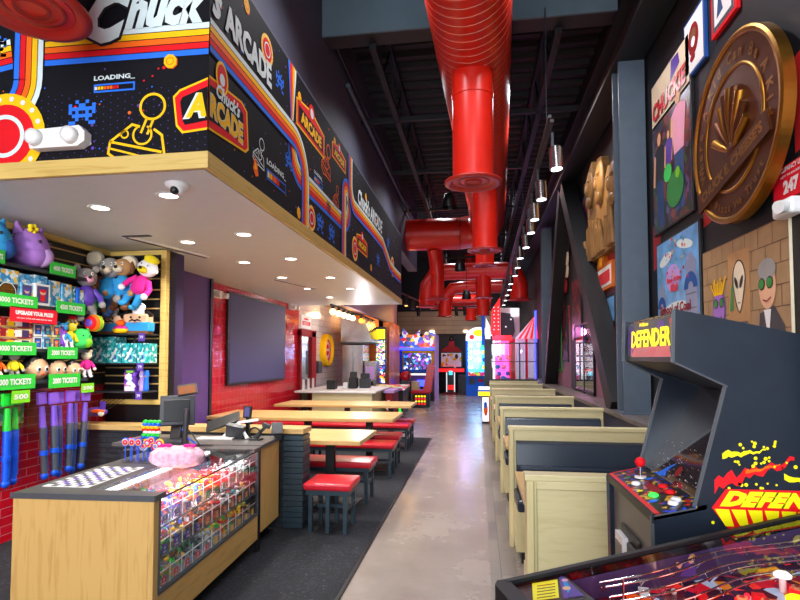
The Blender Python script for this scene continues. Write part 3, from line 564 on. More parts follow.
# ---------------------------------------------------------------- track light on the right
t = thing('track_light', 'long black lighting track hung above the booths with a row of silver cylinder spots', 'track light', (.78, 5.2, 3.55))
m = MB(); m.bar((.73, 5.25, 3.9), (.93, 24, 3.9), .035, .03, 'flange_brown'); m.bar((.71, 5.25, 3.945), (.91, 24, 3.945), .03, .03, 'charcoal')
m.build('track', t)
for y, zt in ((5.95, 5.5), (9.5, 6.2), (14, 6.2), (19, 6.2)): m = MB(); m.tube([(.76+.0095*(y-5), y, zt), (.76+.0095*(y-5), y, 3.95)], .006, 'charcoal', 6); m.build('hanging_rod', t)
for i, (y, cx) in enumerate([(5.5, .03), (6.55, -.01), (7.5, .0), (8.3, .02), (9.4, .03), (10.4, .0), (11.5, .02), (12.6, .03), (14, .0), (15.2, .03), (16.5, .02), (18, .03), (19.6, .03)]):
    x = .76+.0095*(y-5)+cx; m = MB(); m.tube([(x, y, 3.72), (x+.01, y-.01, 3.50)], .068, 'steel', 22); m.tube([(x, y, 3.735), (x, y, 3.715)], .05, 'charcoal', 16)
    m.bar((x-.03, y, 3.88), (x-.03, y, 3.74), .025, .03, 'charcoal'); m.bar((x-.03, y, 3.76), (x, y, 3.73), .02, .02, 'charcoal'); p = m.build('spot_head', t)
    m = MB(); m.tube([(x+.01, y-.01, 3.499), (x+.0105, y-.01, 3.494)], .055, 'lamp_cool', 20); m.build('lens', p)
    if i % 2 == 0: light('track_spot', 'SPOT', (x+.03, y, 3.45), 55, (.95, .97, 1), .05, spot=85, blend=.7, rot=(0, radians(12), 0))
# black pendants and far track
for i, (px, py, z) in enumerate([(-.50, 9.6, 4.32), (-.42, 13.0, 3.72), (-.33, 16.0, 3.35)]):
    t = thing('bell_pendant', ['black bell-shaped ceiling speaker pendant left of the red drop pipe', 'black bell pendant between the crossing red ducts', 'black bell pendant low in front of the far ducts'][i], 'pendant', (px, py, z))
    m = MB(); m.lathe([(.14, 0), (.125, .12), (.09, .24), (.04, .28), (0, .285)], (px, py, z), 'black'); m.build('shade', t); m = MB(); m.tube([(px, py, z+.28), (px, py, 6.2)], .008, 'black', 6); m.build('cord', t)
t = thing('track_light', 'far black lighting track running across in front of the plank wall', 'track light', (-1.9, 22.2, 3.5))
m = MB(); m.bar((-2.8, 22.2, 3.72), (1.4, 22.2, 3.72), .05, .05, 'black'); m.bar((-2.4, 15, 3.55), (-1.9, 22.2, 3.72), .05, .05, 'black'); m.build('track', t)
for x in (-2.5, -1.3, -.9, -.55, .3, .7): m = MB(); m.tube([(x, 22.2, 3.7), (x+.03, 22.15, 3.35)], .07, 'black', 12); m.build('spot_head', t)
for y in (15.5, 16.8, 18, 19.2): m = MB(); x = -2.37+.07*(y-15.5); m.tube([(x, y, 3.55), (x, y-.05, 3.25)], .07, 'black', 12); m.build('spot_head', t)
for i, x in enumerate((-2.1, -.55, .9)):
    m = MB(); m.box(x-.09, x+.09, 24.44, 24.5, 2.78, 2.84, 'lamp_white'); tag(m.build('wall_light'), ['small wall light at the left of the far plank band', 'small wall light in the middle of the far plank band', 'small wall light at the right of the far plank band'][i], 'wall light')

# ================================================================ SHOWCASE COUNTER
CR = radians(3.0); KY = .955
def cw(x, y, z=0):                      # counter frame -> world (for things standing on it)
    y *= KY; return (-1.69+x*cos(CR)-y*sin(CR), 2.605+x*sin(CR)+y*cos(CR), z)
H = .85
t = thing('display_counter', 'oak-clad prize display counter with a lit glass front full of toy bins', 'display counter', cw(0, 0), CR, world=False); t.scale = (1, KY, 1)
m = MB(); m.box(-.80, -.03, 0, .03, .02, H-.02, 'oak'); m.build('end_panel', t, bev=.003)
m = MB(); m.prism([(-.03, 0), (0, .0), (0, .055), (-.03, .055)], .02, H-.02, 'oak', 'Z'); m.build('corner_post', t, bev=.003)
m = MB(); m.box(-.80, -.76, .03, 1.6, .1, H-.02, 'oak'); m.box(-.76, -.02, .03, 1.6, .12, .15, 'oak'); m.build('carcass', t)
m = MB(); m.box(-.03, 0, .055, 1.6, .12, .315, 'oak_y'); m.build('front_rail', t, bev=.003)
m = MB()
m.box(-.80, .005, -.005, .10, H-.02, H+.005, 'laminate'); m.box(-.80, -.40, .10, 1.6, H-.02, H+.005, 'laminate'); m.box(-.40, .005, 1.50, 1.66, H-.02, H+.005, 'laminate')
m.box(-.81, .01, -.01, -.004, H-.025, H+.006, 'laminate_edge'); m.box(.004, .012, -.01, .10, H-.025, H+.006, 'laminate_edge'); m.build('worktop', t)
m = MB(); m.box(-.02, .004, .055, 1.6, .315, .33, 'laminate_edge'); m.box(-.018, .004, .05, .066, .33, H-.02, 'laminate_edge'); m.box(-.018, .004, 1.585, 1.6, .33, H-.02, 'laminate_edge'); m.box(-.006, .004, .06, 1.6, H-.028, H-.02, 'black'); m.build('glass_frame', t)
m = MB(); m.box(-.004, -.001, .066, 1.585, .33, H-.028, 'glass'); m.build('front_glass', t)
m = MB(); m.box(-.40, .0, .10, 1.50, H-.004, H+.002, 'glass'); m.build('top_glass', t)
for z in (.50, .665): m = MB(); m.box(-.32, -.012, .07, 1.58, z-.006, z, 'glass'); m.box(-.014, -.008, .07, 1.58, z-.008, z, 'laminate_edge'); m.build('glass_shelf', t)
m = MB(); m.box(-.34, -.33, .055, 1.58, .15, H-.08, 'steel_blue'); m.box(-.33, -.02, .055, 1.58, .318, .33, 'white'); m.build('back_panel', t)
m = MB(); m.box(-.385, -.355, .12, 1.48, H-.03, H-.012, 'lamp_cool'); m.build('light_strip', t)
light('showcase_light', 'AREA', cw(-.2, .8, H-.03), 13, (.93, .97, 1), .25, 1.3, (0, 0, CR))
m = MB(); m.box(-.03, .0, 1.6, 1.66, .02, H+.004, 'black'); m.box(-.8, -.03, 1.6, 1.66, .1, H-.02, 'black'); m.build('black_post', t)
for x, y in ((-.12, 1.15), (-.7, 1.15), (-.1, .5)): m = MB(); m.cyl((x, y, 0), (x, y, .12), .02, 'black', 10); m.build('leg', t)
# toy bins on the three levels
LAB = [['purple_sign', 'purple_sign', 'purple_sign', 'purple_sign', 'green', 'green', 'green', 'green', 'green', 'green', 'green'],
       ['purple_sign', 'purple_sign', 'purple_sign', 'purple_sign', 'orange_sticker', 'orange_sticker', 'orange_sticker', 'orange_sticker', 'orange_sticker', 'orange_sticker', 'orange_sticker'],
       ['red_sign', 'red_sign', 'red_sign', 'red_sign', 'red_sign', 'yellow', 'yellow', 'yellow', 'yellow', 'yellow', 'yellow']]
COLS = [[['white', 'blue', 'red'], ['white', 'toy_blue', 'red'], ['toy_blue', 'white', 'red', 'toy_blue'], ['orange', 'yellow', 'red', 'toy_blue'], ['yellow', 'yellow', 'toy_blue'], ['red', 'yellow', 'orange'], ['red', 'orange'], ['red', 'red_sign'], ['charcoal', 'toy_grey', 'white'], ['charcoal', 'white'], ['white', 'toy_grey']],
        [['toy_blue', 'toy_green', 'white'], ['white', 'red', 'toy_green'], ['white', 'toy_blue', 'yellow'], ['charcoal', 'red', 'white'], ['dark_red', 'orange', 'charcoal'], ['orange', 'dark_red', 'plush_brown'], ['white', 'orange', 'red'], ['white', 'charcoal', 'orange'], ['white', 'teal', 'red'], ['charcoal', 'white', 'plush_tan'], ['yellow', 'white', 'toy_grey']],
        [['plush_magenta', 'toy_green', 'white', 'yellow'], ['yellow', 'toy_green', 'red'], ['toy_green', 'yellow', 'plush_brown'], ['charcoal', 'toy_grey', 'plush_green'], ['black', 'purple_sign', 'toy_grey'], ['white', 'offwhite', 'yellow'], ['yellow', 'orange', 'toy_green'], ['toy_green', 'yellow', 'red'], ['red', 'yellow', 'orange'], ['yellow', 'bright_yellow', 'red'], ['bright_yellow', 'red', 'yellow']]]
CN = {'white': 'white', 'blue': 'blue', 'red': 'red', 'toy_blue': 'blue', 'orange': 'orange', 'yellow': 'yellow', 'red_sign': 'red', 'charcoal': 'dark grey', 'toy_grey': 'grey', 'toy_green': 'green', 'dark_red': 'dark red', 'plush_brown': 'brown', 'teal': 'teal', 'plush_tan': 'tan', 'plush_magenta': 'pink', 'plush_green': 'green', 'black': 'black', 'purple_sign': 'purple', 'offwhite': 'pale', 'bright_yellow': 'bright yellow', 'green': 'green', 'orange_sticker': 'orange'}
ORD = ['nearest the camera', 'second', 'third', 'fourth', 'fifth', 'sixth', 'seventh', 'eighth', 'ninth', 'tenth', 'farthest']
for lv, z0 in enumerate((.667, .502, .332)):
    for k in range(11):
        y0 = .075+k*.137; w = .125; hh = .115; cx, cy = -.165, y0+w/2; cols = COLS[lv][k]
        t = thing('toy_bin', 'clear bin with %s %s toys, %s bin on the %s showcase shelf' % (CN[cols[0]], 'and '+CN[cols[1]] if CN[cols[1]] != CN[cols[0]] else 'plastic', ORD[k], ['top', 'middle', 'bottom'][lv]), 'toy bin', cw(cx, cy, z0), CR, ['toy bins on the top glass shelf', 'toy bins on the middle glass shelf', 'toy bins on the bottom of the showcase'][lv], world=False); t.scale = (1, KY, 1)
        a = MB(); L = .15
        for bx in ((-L, L, -w/2, w/2, .001, .004), (L-.003, L, -w/2, w/2, .004, hh*.72), (-L, -L+.003, -w/2, w/2, .004, hh), (-L, L, -w/2, -w/2+.002, .004, hh), (-L, L, w/2-.002, w/2, .004, hh)): a.box(*bx, 'clear_plastic')
        a.box(L-.002, L+.002, -w/2, w/2, hh*.72, hh*.75, 'white'); a.box(L-.003, L+.001, -w/2, -w/2+.003, 0, hh, 'white'); a.build('container', t)
        a = MB(); Fl = Flat(a, (L+.003, 0, 0), (0, 1, 0), (0, 0, 1)); lc = LAB[lv][k]
        Fl.rect(-.028, .028, .008, .052, lc, 1); Fl.text(['1', '2', '5'][lv]+('0' if k < 4 else '5'), 0, .030, .015, 'white', 2, bold=.04); Fl.rect(-.018, .018, .015, .021, 'white', 2); a.build('price_label', t)
        a = MB()
        for _ in range(46):
            c = random.choice(cols); px, py = random.uniform(-L+.02, L-.022), random.uniform(-w/2+.02, w/2-.02); pz = random.uniform(.02, .085+.02*random.random()); r = random.uniform(.009, .02)
            q = random.random()
            if q < .45: a.sph((px, py, pz), (r, r*random.uniform(.5, 1), r*random.uniform(.6, 1)), c, 8, 5)
            elif q < .8: a.obox((px, py, pz), (r, r*.6, r*.4), (random.random()*3, random.random()*3, random.random()*3), c)
            else:
                ang = random.random()*3; a.tube([(px, py, pz), (px+.03*cos(ang)*.6, py+.02*sin(ang), min(pz+.02, .1))], .003, c, 5)
        a.build('toys', t, kind='stuff')
# ticket mat, lollipops, pink pillow, screens on the counter
m = MB(); m.box(-.14, .14, -.27, .27, 0, .003, 'paper')
for i in range(7):
    for j in range(13):
        if (i+j) % 2: m.box(-.135+i*.038, -.135+(i+1)*.038, -.265+j*.041, -.265+(j+1)*.041, .003, .004, 'purple_sign' if (i*j) % 3 else 'toy_grey')
o = m.build('counter_mat'); tag(o, 'checked purple and white mat lying on the grey counter top', 'mat'); o.location = cw(-.60, .42, H+.006); o.rotation_euler = (0, 0, CR)
t = thing('lollipop_stand', 'clear stand of rainbow swirl lollipops on sticks beside the pink furry pillow', 'lollipop stand', (-2.33, 3.52, H+.006))
m = MB(); m.box(-2.45, -2.17, 3.46, 3.60, H+.006, H+.02, 'clear_plastic'); m.box(-2.45, -2.17, 3.46, 3.60, H+.09, H+.095, 'clear_plastic'); m.box(-2.45, -2.445, 3.46, 3.6, H+.02, H+.09, 'clear_plastic'); m.box(-2.175, -2.17, 3.46, 3.6, H+.02, H+.09, 'clear_plastic'); m.build('rack', t)
def lolly(x, y, zt, tall):
    m = MB(); m.tube([(x, y, H+.02), (x, y, zt)], .0035, 'toy_blue', 6)
    p = m.build('stick', t)
    m = MB()
    if tall: 
        for q in range(9): m.sph((x+.006*cos(q*1.7), y+.006*sin(q*1.7), zt+.018*q), (.02, .018, .014), ['red', 'yellow', 'toy_blue', 'toy_green', 'white'][q % 5], 10, 6)
    else:
        for q in range(5): m.lathe([(.0, -.004), (.03-.006*q, -.006+.001*q), (.03-.006*q, .006-.001*q), (0, .004)], (x, y-.0012*q, zt+.02), ['red', 'offwhite', 'toy_blue', 'yellow', 'plush_magenta'][(q+int(x*100)) % 5], 'Y', 14)
    m.build('candy', p)
for i in range(5): lolly(-2.43+.025*i, 3.49+.02*(i % 2), H+.125, False)
for i in range(4): lolly(-2.335+.033*i, 3.56, H+.135, True)
for i in range(5): lolly(-2.30+.03*i, 3.50, H+.10+.02*(i % 3), False)
t = thing('furry_pillow', 'pink furry long pillow with magenta bows lying on the glass counter top', 'pillow', (-1.93, 3.40, H+.006), radians(8), world=False)
m = MB(); random.seed(3)
seg = 40; rg = 24; v = []; f = []
for i in range(rg+1):
    a = pi*i/rg
    for k in range(seg):
        b = 2*pi*k/seg; R = 1+random.uniform(-.05, .05); lob = 1+.10*abs(sin(b*1.0))*sin(a)
        v.append((.20*R*cos(a)*1.0, .10*R*lob*sin(a)**.7*cos(b), .078+.08*R*sin(a)**.7*sin(b)))
for i in range(rg):
    for k in range(seg): f.append((i*seg+k, i*seg+(k+1) % seg, (i+1)*seg+(k+1) % seg, (i+1)*seg+k))
m.add(v, f, 'pink_fur', True); m.build('fur_body', t)
for x in (-.08, .10):
    m = MB()
    for s in (-1, 1): m.sph((x+s*.026, -.015, .162), (.024, .016, .013), 'plush_magenta', 10, 7)
    m.sph((x, -.018, .166), .011, 'plush_magenta', 8, 6); m.build('bow', t)
t = thing('point_of_sale_terminal', 'tall black sales terminal with two screens seen from behind, on a pole', 'cash register', (-2.33, 4.02, H+.006))
m = MB(); m.obox((-2.38, 4.05, 1.16), (.13, .02, .12), (radians(-18), 0, radians(30)), 'charcoal'); m.obox((-2.38, 4.035, 1.16), (.10, .012, .09), (radians(-18), 0, radians(30)), 'black'); m.build('main_screen', t, bev=.006)
m = MB(); m.obox((-2.27, 4.0, 1.33), (.075, .012, .045), (radians(-30), radians(-8), radians(30)), 'black'); m.obox((-2.268, 3.986, 1.33), (.065, .003, .036), (radians(-30), radians(-8), radians(30)), 'bronze'); m.build('customer_display', t, bev=.003)
m = MB(); m.cyl((-2.235, 3.9, H), (-2.215, 3.9, 1.19), .022, 'charcoal', 14); m.build('pole', t)
m = MB(); m.obox((-2.42, 4.0, .90), (.13, .10, .04), (0, 0, radians(15)), 'charcoal'); m.bar((-2.40, 4.06, .9), (-2.40, 4.10, 1.1), .09, .05, 'black'); m.build('base', t, bev=.006)
m = MB(); m.tube([(-2.3, 3.98, 1.02), (-2.22, 3.9, .98), (-2.16, 3.94, .92), (-2.2, 3.98, .88)], .006, 'toy_blue', 6); m.tube([(-2.29, 3.99, 1.05), (-2.19, 3.93, 1.0), (-2.14, 3.97, .9)], .005, 'charcoal', 6); m.build('cable', t)

# second counter: oak box with a laminate top
t = thing('service_counter', 'oak-fronted service counter with dark laminate top standing behind the showcase', 'counter', cw(-.4, 1.66), CR, world=False)
m = MB(); m.box(.36, .39, .02, .50, .14, .84, 'oak'); m.box(-.8, .36, .03, .50, .14, .84, 'black'); m.build('body', t, bev=.003)
m = MB(); m.box(-.9, .40, .0, .53, .835, .862, 'laminate'); m.box(.40, .406, .0, .53, .835, .862, 'laminate_edge'); m.build('worktop', t)
for x, y in ((.3, .12), (.3, .42), (-.6, .3)): m = MB(); m.cyl((x, y, 0), (x, y, .14), .02, 'black', 10); m.build('leg', t)
t = thing('payment_terminal', 'angled black tablet register tilted on a white stand on the service counter', 'cash register', (-2.18, 4.58, .862))
m = MB(); m.obox((-2.30, 4.70, 1.00), (.15, .012, .075), (radians(-60), radians(-18), radians(14)), 'black'); m.build('screen', t, bev=.004)
m = MB(); m.bar((-2.26, 4.62, .87), (-2.16, 4.70, 1.0), .04, .02, 'white'); m.bar((-2.02, 4.60, .87), (-2.14, 4.66, 1.0), .02, .02, 'white'); m.bar((-2.14, 4.66, 1.0), (-1.98, 4.74, 1.02), .03, .02, 'white'); m.obox((-2.14, 4.62, .93), (.08, .03, .055), (radians(15), radians(10), 0), 'charcoal'); m.obox((-2.3, 4.58, .87), (.16, .06, .006), (0, 0, .1), 'white'); m.build('stand', t)
t = thing('card_reader', 'small black card reader with upright screen beside the tilted register', 'card reader', (-2.10, 4.78, .862))
m = MB(); m.obox((-2.11, 4.80, 1.08), (.042, .012, .055), (radians(-8), 0, radians(-15)), 'black'); m.obox((-2.112, 4.786, 1.08), (.03, .003, .042), (radians(-8), 0, radians(-15)), 'screen_off'); m.build('screen', t, bev=.004)
m = MB(); m.bar((-2.11, 4.81, .862), (-2.11, 4.81, 1.04), .03, .03, 'black'); m.build('stand', t)
t = thing('handheld_scanner', 'black barcode scanner in its loop holder at the end of the service counter', 'scanner', (-1.90, 4.62, .862))
m = MB(); m.bar((-1.96, 4.60, .87), (-1.86, 4.64, .98), .04, .03, 'black'); m.obox((-1.86, 4.64, .98), (.035, .02, .018), (0, radians(20), 0), 'charcoal'); m.build('grip', t, bev=.004)
m = MB(); m.tube([(-1.94+.05*cos(a), 4.57, .92+.05*sin(a)) for a in [2*pi*k/16 for k in range(17)]], .008, 'black', 6); m.obox((-1.93, 4.58, .868), (.05, .04, .006), (0, 0, 0), 'black'); m.build('holder', t)
m = MB(); m.obox((-1.80, 4.74, .94), (.05, .02, .06), (radians(-40), 0, radians(20)), 'charcoal'); m.obox((-1.80, 4.77, .885), (.03, .03, .02), (0, 0, 0), 'charcoal'); tag(m.build('keypad', bev=.004), 'grey keypad leaning at the back of the service counter', 'keypad')

# half wall with brick end
m = MB(); m.box(-4.0, -1.62, 4.76, 4.94, 0, .88, 'black_brick'); hw = struct(m, 'wall_half')
m = MB()
for k in range(17): m.box(-1.785, -1.60+.004*(k % 2), 4.735-.005*(k % 2), 4.945, .05*k+.02, .05*(k+1)+.015, 'steel_blue')
m.build('stacked_brick_end', hw, bev=.003)
m = MB(); m.box(-4.0, -1.59, 4.72, 4.96, .88, .93, 'oak_h'); struct(m, 'trim_12', bev=.004)

for n_ in ('lollipop_stand', 'point_of_sale_terminal'): bpy.data.objects[n_].location.y -= .09
bpy.data.objects['furry_pillow'].location = (-1.975, 3.29, H+.006); bpy.data.objects['furry_pillow'].scale = (.88, .9, .9)
for n_ in ('payment_terminal', 'card_reader', 'handheld_scanner', 'keypad'): bpy.data.objects[n_].location.y -= .13
# ================================================================ PRIZE WALL
t = thing('slatwall', 'black slatwall with shelves framed in oak on the left above red tile', 'display wall', (-3.95, 4.2, 1.2))
m = MB(); m.box(-4.0, -3.97, 2.5, 5.2, 1.30, 2.72, 'black')
for z in (1.42, 1.55, 1.75, 1.9, 2.12, 2.28, 2.42, 2.52, 2.62): m.box(-3.97, -3.962, 2.5, 5.18, z, z+.012, 'oak_h')
m.build('back_panel', t)
m = MB(); m.box(-4.0, -3.93, 2.5, 5.2, 2.68, 2.735, 'trim_wood'); m.build('top_trim', t)
for z in (2.33, 2.02, 1.655, 1.39): m = MB(); m.box(-3.96, -3.66, 2.6, 4.55, z-.02, z, 'black'); m.box(-3.665, -3.655, 2.6, 4.55, z-.025, z+.005, 'charcoal'); m.build('shelf', t, bev=.002)
t = thing('slatwall', 'black slatwall facing the camera in an oak frame beside the purple wall', 'display wall', (-3.63, 5.25, 0))
m = MB(); m.box(-3.99, -3.33, 5.2, 5.24, 1.14, 2.68, 'black')
for z in (1.30, 1.385, 1.47, 1.62, 1.7, 1.78, 1.95, 2.1, 2.2, 2.3, 2.42, 2.52, 2.6): m.box(-3.97, -3.64, 5.192, 5.2, z, z+.014, 'oak_h'); m.box(-3.62, -3.35, 5.192, 5.2, z, z+.014, 'oak_h')
m.box(-3.64, -3.62, 5.185, 5.2, 1.14, 2.66, 'charcoal'); m.build('back_panel', t)
m = MB(); m.box(-3.33, -3.27, 5.17, 5.26, 1.09, 2.73, 'trim_wood'); m.box(-4.0, -3.33, 5.17, 5.26, 2.68, 2.73, 'trim_wood'); m.box(-4.0, -3.33, 5.17, 5.26, 1.09, 1.14, 'trim_wood'); m.build('frame', t, bev=.003)
m = MB(); m.box(-3.99, -3.27, 5.24, 5.36, 0, 2.73, 'black'); m.box(-3.80, -3.28, 5.2, 5.24, 0, 1.09, 'black'); m.build('side_cabinet', t)
for z in (1.83, 1.53, 1.24): m = MB(); m.box(-3.97, -3.34, 4.92, 5.19, z-.015, z, 'charcoal'); m.build('shelf', t, bev=.002)
for x in (-3.8, -3.45): m = MB(); m.cyl((x, 5.19, 2.45), (x, 5.0, 2.46), .006, 'steel', 6); m.build('hook', t)

def ticket_sign(y0, y1, z, txt, label, col='green_sign', h=.105, x=-3.635, sub=None, tilt=0):
    m = MB(); F = Flat(m, (x+.004, 0, 0), (0, 1, 0), (0, 0, 1)); m.box(x, x+.004, y0, y1, z-h/2, z+h/2, col)
    if sub: F.text(txt, (y0+y1)/2, z-h*.02, h*.3, 'white', 2, w=(y1-y0)*.8, bold=.06); F.text(sub, (y0+y1)/2, z-h*.32, h*.16, 'white', 2, w=(y1-y0)*.75, bold=.02)
    else: F.text(txt, (y0+y1)/2, z-h*.2, h*.42, 'white', 2, w=(y1-y0)*.78, bold=.04)
    return tag(m.build('ticket_sign'), label, 'price sign', 'ticket price signs on the shelves')
ticket_sign(4.04, 4.33, 2.36, '4000 TICKETS', 'green 4000 TICKETS sign under the purple plush at the top shelf')
ticket_sign(3.42, 3.60, 2.36, 'TICKETS', 'green ticket sign at the left photo edge beside the blue plush')
ticket_sign(3.50, 3.92, 2.035, '4000 TICKETS', 'green 4000 TICKETS sign directly above the red sign')
ticket_sign(4.12, 4.46, 2.03, '4500 TICKETS', 'green 4500 TICKETS sign right of the red sign')
ticket_sign(3.66, 4.13, 1.93, 'UPGRADE YOUR PRIZE!', 'red UPGRADE YOUR PRIZE sign on the prize wall', 'red_sign', .12, sub='save your tickets and come back for more')
ticket_sign(3.52, 3.92, 1.655, '3000 TICKETS', 'green 3000 TICKETS sign under the striped red boxes')
ticket_sign(4.04, 4.38, 1.625, '2000 TICKETS', 'green 2000 TICKETS sign under the blue and yellow plush')
ticket_sign(3.52, 3.92, 1.39, '1000 TICKETS', 'green 1000 TICKETS sign on the lowest shelf at left', h=.12)
ticket_sign(4.06, 4.42, 1.38, '2000 TICKETS', 'green 2000 TICKETS sign under the face pillows', h=.12)
ticket_sign(4.44, 4.60, 1.30, '500', 'small lime 500 ticket sign above the hanging foam swords', 'lime_sign', .085)
ticket_sign(3.70, 3.87, 1.27, '500', 'small lime 500 ticket sign left of the foam swords', 'lime_sign', .10)
def tagsq(x, z, y, lab):
    m = MB(); m.box(x-.035, x+.035, y, y+.004, z-.04, z+.04, 'purple_sign'); F = Flat(m, (0, y, 0), (1, 0, 0), (0, 0, 1)); F.text('79', x, z-.015, .03, 'white', 2); tag(m.build('price_tag'), lab, 'price tag', 'purple price tags')
tagsq(-3.78, 2.42, 4.98, 'purple price tag on the hook above the grey plush'); tagsq(-3.52, 2.36, 4.94, 'purple price tag on the hook above the dog plush')
tagsq(-3.36, 1.79, 4.91, 'purple price tag at the right end of the chef shelf'); tagsq(-3.37, 1.49, 4.91, 'purple price tag at the end of the teal box shelf'); tagsq(-3.38, 1.20, 4.91, 'purple price tag at the end of the lowest corner shelf'); tagsq(-3.92, 1.82, 4.75, 'purple price tag above the green plush')

# plush toys
def eyes(m, x, z, y, d, r=.012, c='black'):
    for s in (-1, 1): m.sph((x, y+s*d, z), r, c, 8, 6)
def squishy(name, label, loc, s, col, belly, flower=False, rz=0):
    t = thing(name, label, 'plush toy', loc, rz, world=False)
    m = MB(); m.sph((0, 0, .15*s), (.13*s, .15*s, .16*s), col, 24, 16); m.sph((0, 0, .1*s), (.14*s, .16*s, .10*s), col, 24, 12); m.build('body', t)
    m = MB(); m.sph((.06*s, .05*s, .10*s), (.09*s, .085*s, .085*s), belly, 16, 10); m.build('belly', t)
    for q in (-1, 1): m = MB(); m.tube([(0, q*.09*s, .26*s), (0, q*.115*s, .34*s)], [.04*s, .008*s], col, 12); m.build('ear', t)
    m = MB(); eyes(m, .125*s, .20*s, .02*s, .05*s, .012*s); m.build('eye', t)
    if flower:
        m = MB()
        for k in range(5): m.sph((.08*s, -.05*s+.03*s*cos(k*1.26), .295*s+.022*s*sin(k*1.26)), .018*s, 'plush_yellow', 8, 6)
        m.build('flower', t)
squishy('squishy_plush', 'round lilac cat-eared plush with a yellow flower on the top shelf', (-3.78, 3.97, 2.335), 1.12, 'plush_purple', 'plush_lilac', True)
squishy('squishy_plush', 'round blue plush with navy belly at the left end of the top shelf', (-3.78, 3.60, 2.335), 1.08, 'plush_sky', 'plush_navy')
# boxes on the second shelf
def gift_box(label, x0, x1, y0, y1, z0, h, mat, face=None, group=None):
    t = thing('toy_box', label, 'toy box', ((x0+x1)/2, (y0+y1)/2, z0), group=group)
    m = MB(); m.box(x0, x1, y0, y1, z0, z0+h, mat); m.build('carton', t, bev=.003)
    if face:
        m = MB(); F = Flat(m, (x1, 0, 0), (0, 1, 0), (0, 0, 1)); face(F, (y0+y1)/2, z0+h/2, y1-y0, h); m.build('front_print', t)
def f_coin(F, u, v, w, h): F.rect(u-w*.45, u+w*.45, v-h*.45, v+h*.45, 'black', 1); F.disc(u, v, w*.32, 'gold_bright', 2); F.ring(u, v, w*.36, w*.39, 'paper', 2)
def f_fig(c): 
    def g(F, u, v, w, h): F.rect(u-w*.38, u+w*.38, v-h*.35, v+h*.4, 'screen_off', 1); F.disc(u, v+h*.12, w*.2, 'skin', 2, h*.12); F.rect(u-w*.14, u+w*.14, v-h*.28, v+h*.02, c, 2); F.disc(u, v+h*.18, w*.22, c, 3, h*.07)
    return g
def f_bars(F, u, v, w, h):
    for k, c in enumerate(['dark_red', 'yellow', 'white', 'purple_dark']): F.rect(u-w*.42+k*w*.2, u-w*.27+k*w*.22, v-h*.35, v+h*.35, c, 1)
def f_txt(s, c='white'):
    def g(F, u, v, w, h): F.text(s, u, v-h*.1, h*.22, c, 1, w=w*.8)
    return g
g2 = 'boxed toys on the second shelf'
gift_box('black box with a gold coin picture at the left edge of the second shelf', -3.9, -3.68, 3.36, 3.56, 2.02, .16, 'box_print', f_coin, g2)
gift_box('black-faced box with a gold coin picture right of its twin', -3.9, -3.68, 3.57, 3.78, 2.02, .16, 'box_print', f_coin, g2)
gift_box('wide pale blue game box lying across the two coin boxes', -3.9, -3.69, 3.40, 3.79, 2.185, .10, 'box_print', None, g2)
gift_box('upright figure box with a purple figure in its window', -3.88, -3.68, 3.80, 3.92, 2.02, .18, 'box_print', f_fig('purple_sign'), g2)
gift_box('upright figure box with a red figure in its window', -3.88, -3.67, 3.93, 4.09, 2.02, .19, 'paper', f_fig('red'), g2)
gift_box('small blue box stacked above the purple figure box', -3.88, -3.7, 3.80, 3.94, 2.205, .07, 'box_print', None, g2)
gift_box('small blue box stacked above the red figure box', -3.88, -3.7, 3.95, 4.09, 2.215, .07, 'box_print', None, g2)
for i, (c, w) in enumerate((('box_print', .13), ('box_print', .12), ('box_print_teal', .05), ('blue', .04), ('box_print', .06))):
    y = 4.11+[0, .135, .26, .315, .36][i]; gift_box(['light blue tall box in the middle of the second shelf', 'second light blue tall box with white edges', 'slim teal box on the second shelf', 'thin blue box standing on the second shelf', 'last patterned box on the second shelf'][i], -3.88, -3.70+.01*(i % 2), y, y+w-.005, 2.02, .24-.01*i, c, None, g2)
g3 = 'boxed toys on the third shelf'
for i in range(3):
    gift_box('dark red striped game box, %s of its pile on the third shelf' % ['bottom', 'middle', 'top'][i], -3.9, -3.68, 3.60, 3.93, 1.655+.085*i, .08, 'box_print_red', f_bars, g3)
for i in range(2):
    gift_box('red striped game box at the photo edge, %s of two' % ['lower', 'upper'][i], -3.9, -3.68, 3.38, 3.59, 1.655+.10*i, .095, 'box_print_red', f_bars, g3)
for i in range(2):
    for j in range(3):
        gift_box('small %s patterned box, %s row, on the third shelf' % (['white-edged', 'pale blue', 'orange and blue'][j], ['lower', 'upper'][i]), -3.88, -3.69, 3.95+.10*j, 4.04+.10*j, 1.655+.11*i, .105, ['paper', 'box_print', 'box_print_green'][j], f_fig(['blue', 'teal', 'orange'][j]), g3)
gift_box('violet picture box at the end of the third shelf', -3.88, -3.69, 4.25, 4.31, 1.655, .21, 'box_print_purple', None, g3)
g4 = 'teal boxes in the corner'
for i, x in enumerate((-3.86, -3.69, -3.52, -3.385)):
    t = thing('toy_box', 'teal printed box, %s along the corner shelf' % ['first from left', 'second from left', 'third from left', 'rightmost'][i], 'toy box', (x, 5.05, 1.53), group=g4); w = .08 if i < 3 else .045
    m = MB(); m.box(x-w, x+w, 4.95, 5.15, 1.53, 1.53+(.20 if i else .15), 'box_print_teal'); m.build('carton', t, bev=.003); m = MB(); F = Flat(m, (0, 4.95, 0), (1, 0, 0), (0, 0, 1)); F.poly([(x-.05*w/.08, 1.56), (x-.02, 1.57), (x+.04*w/.08, 1.67), (x+.02, 1.69)], 'paper', 1); F.poly([(x, 1.56), (x+.03, 1.58), (x+.01, 1.62)], 'purple_sign', 2); m.build('front_print', t)
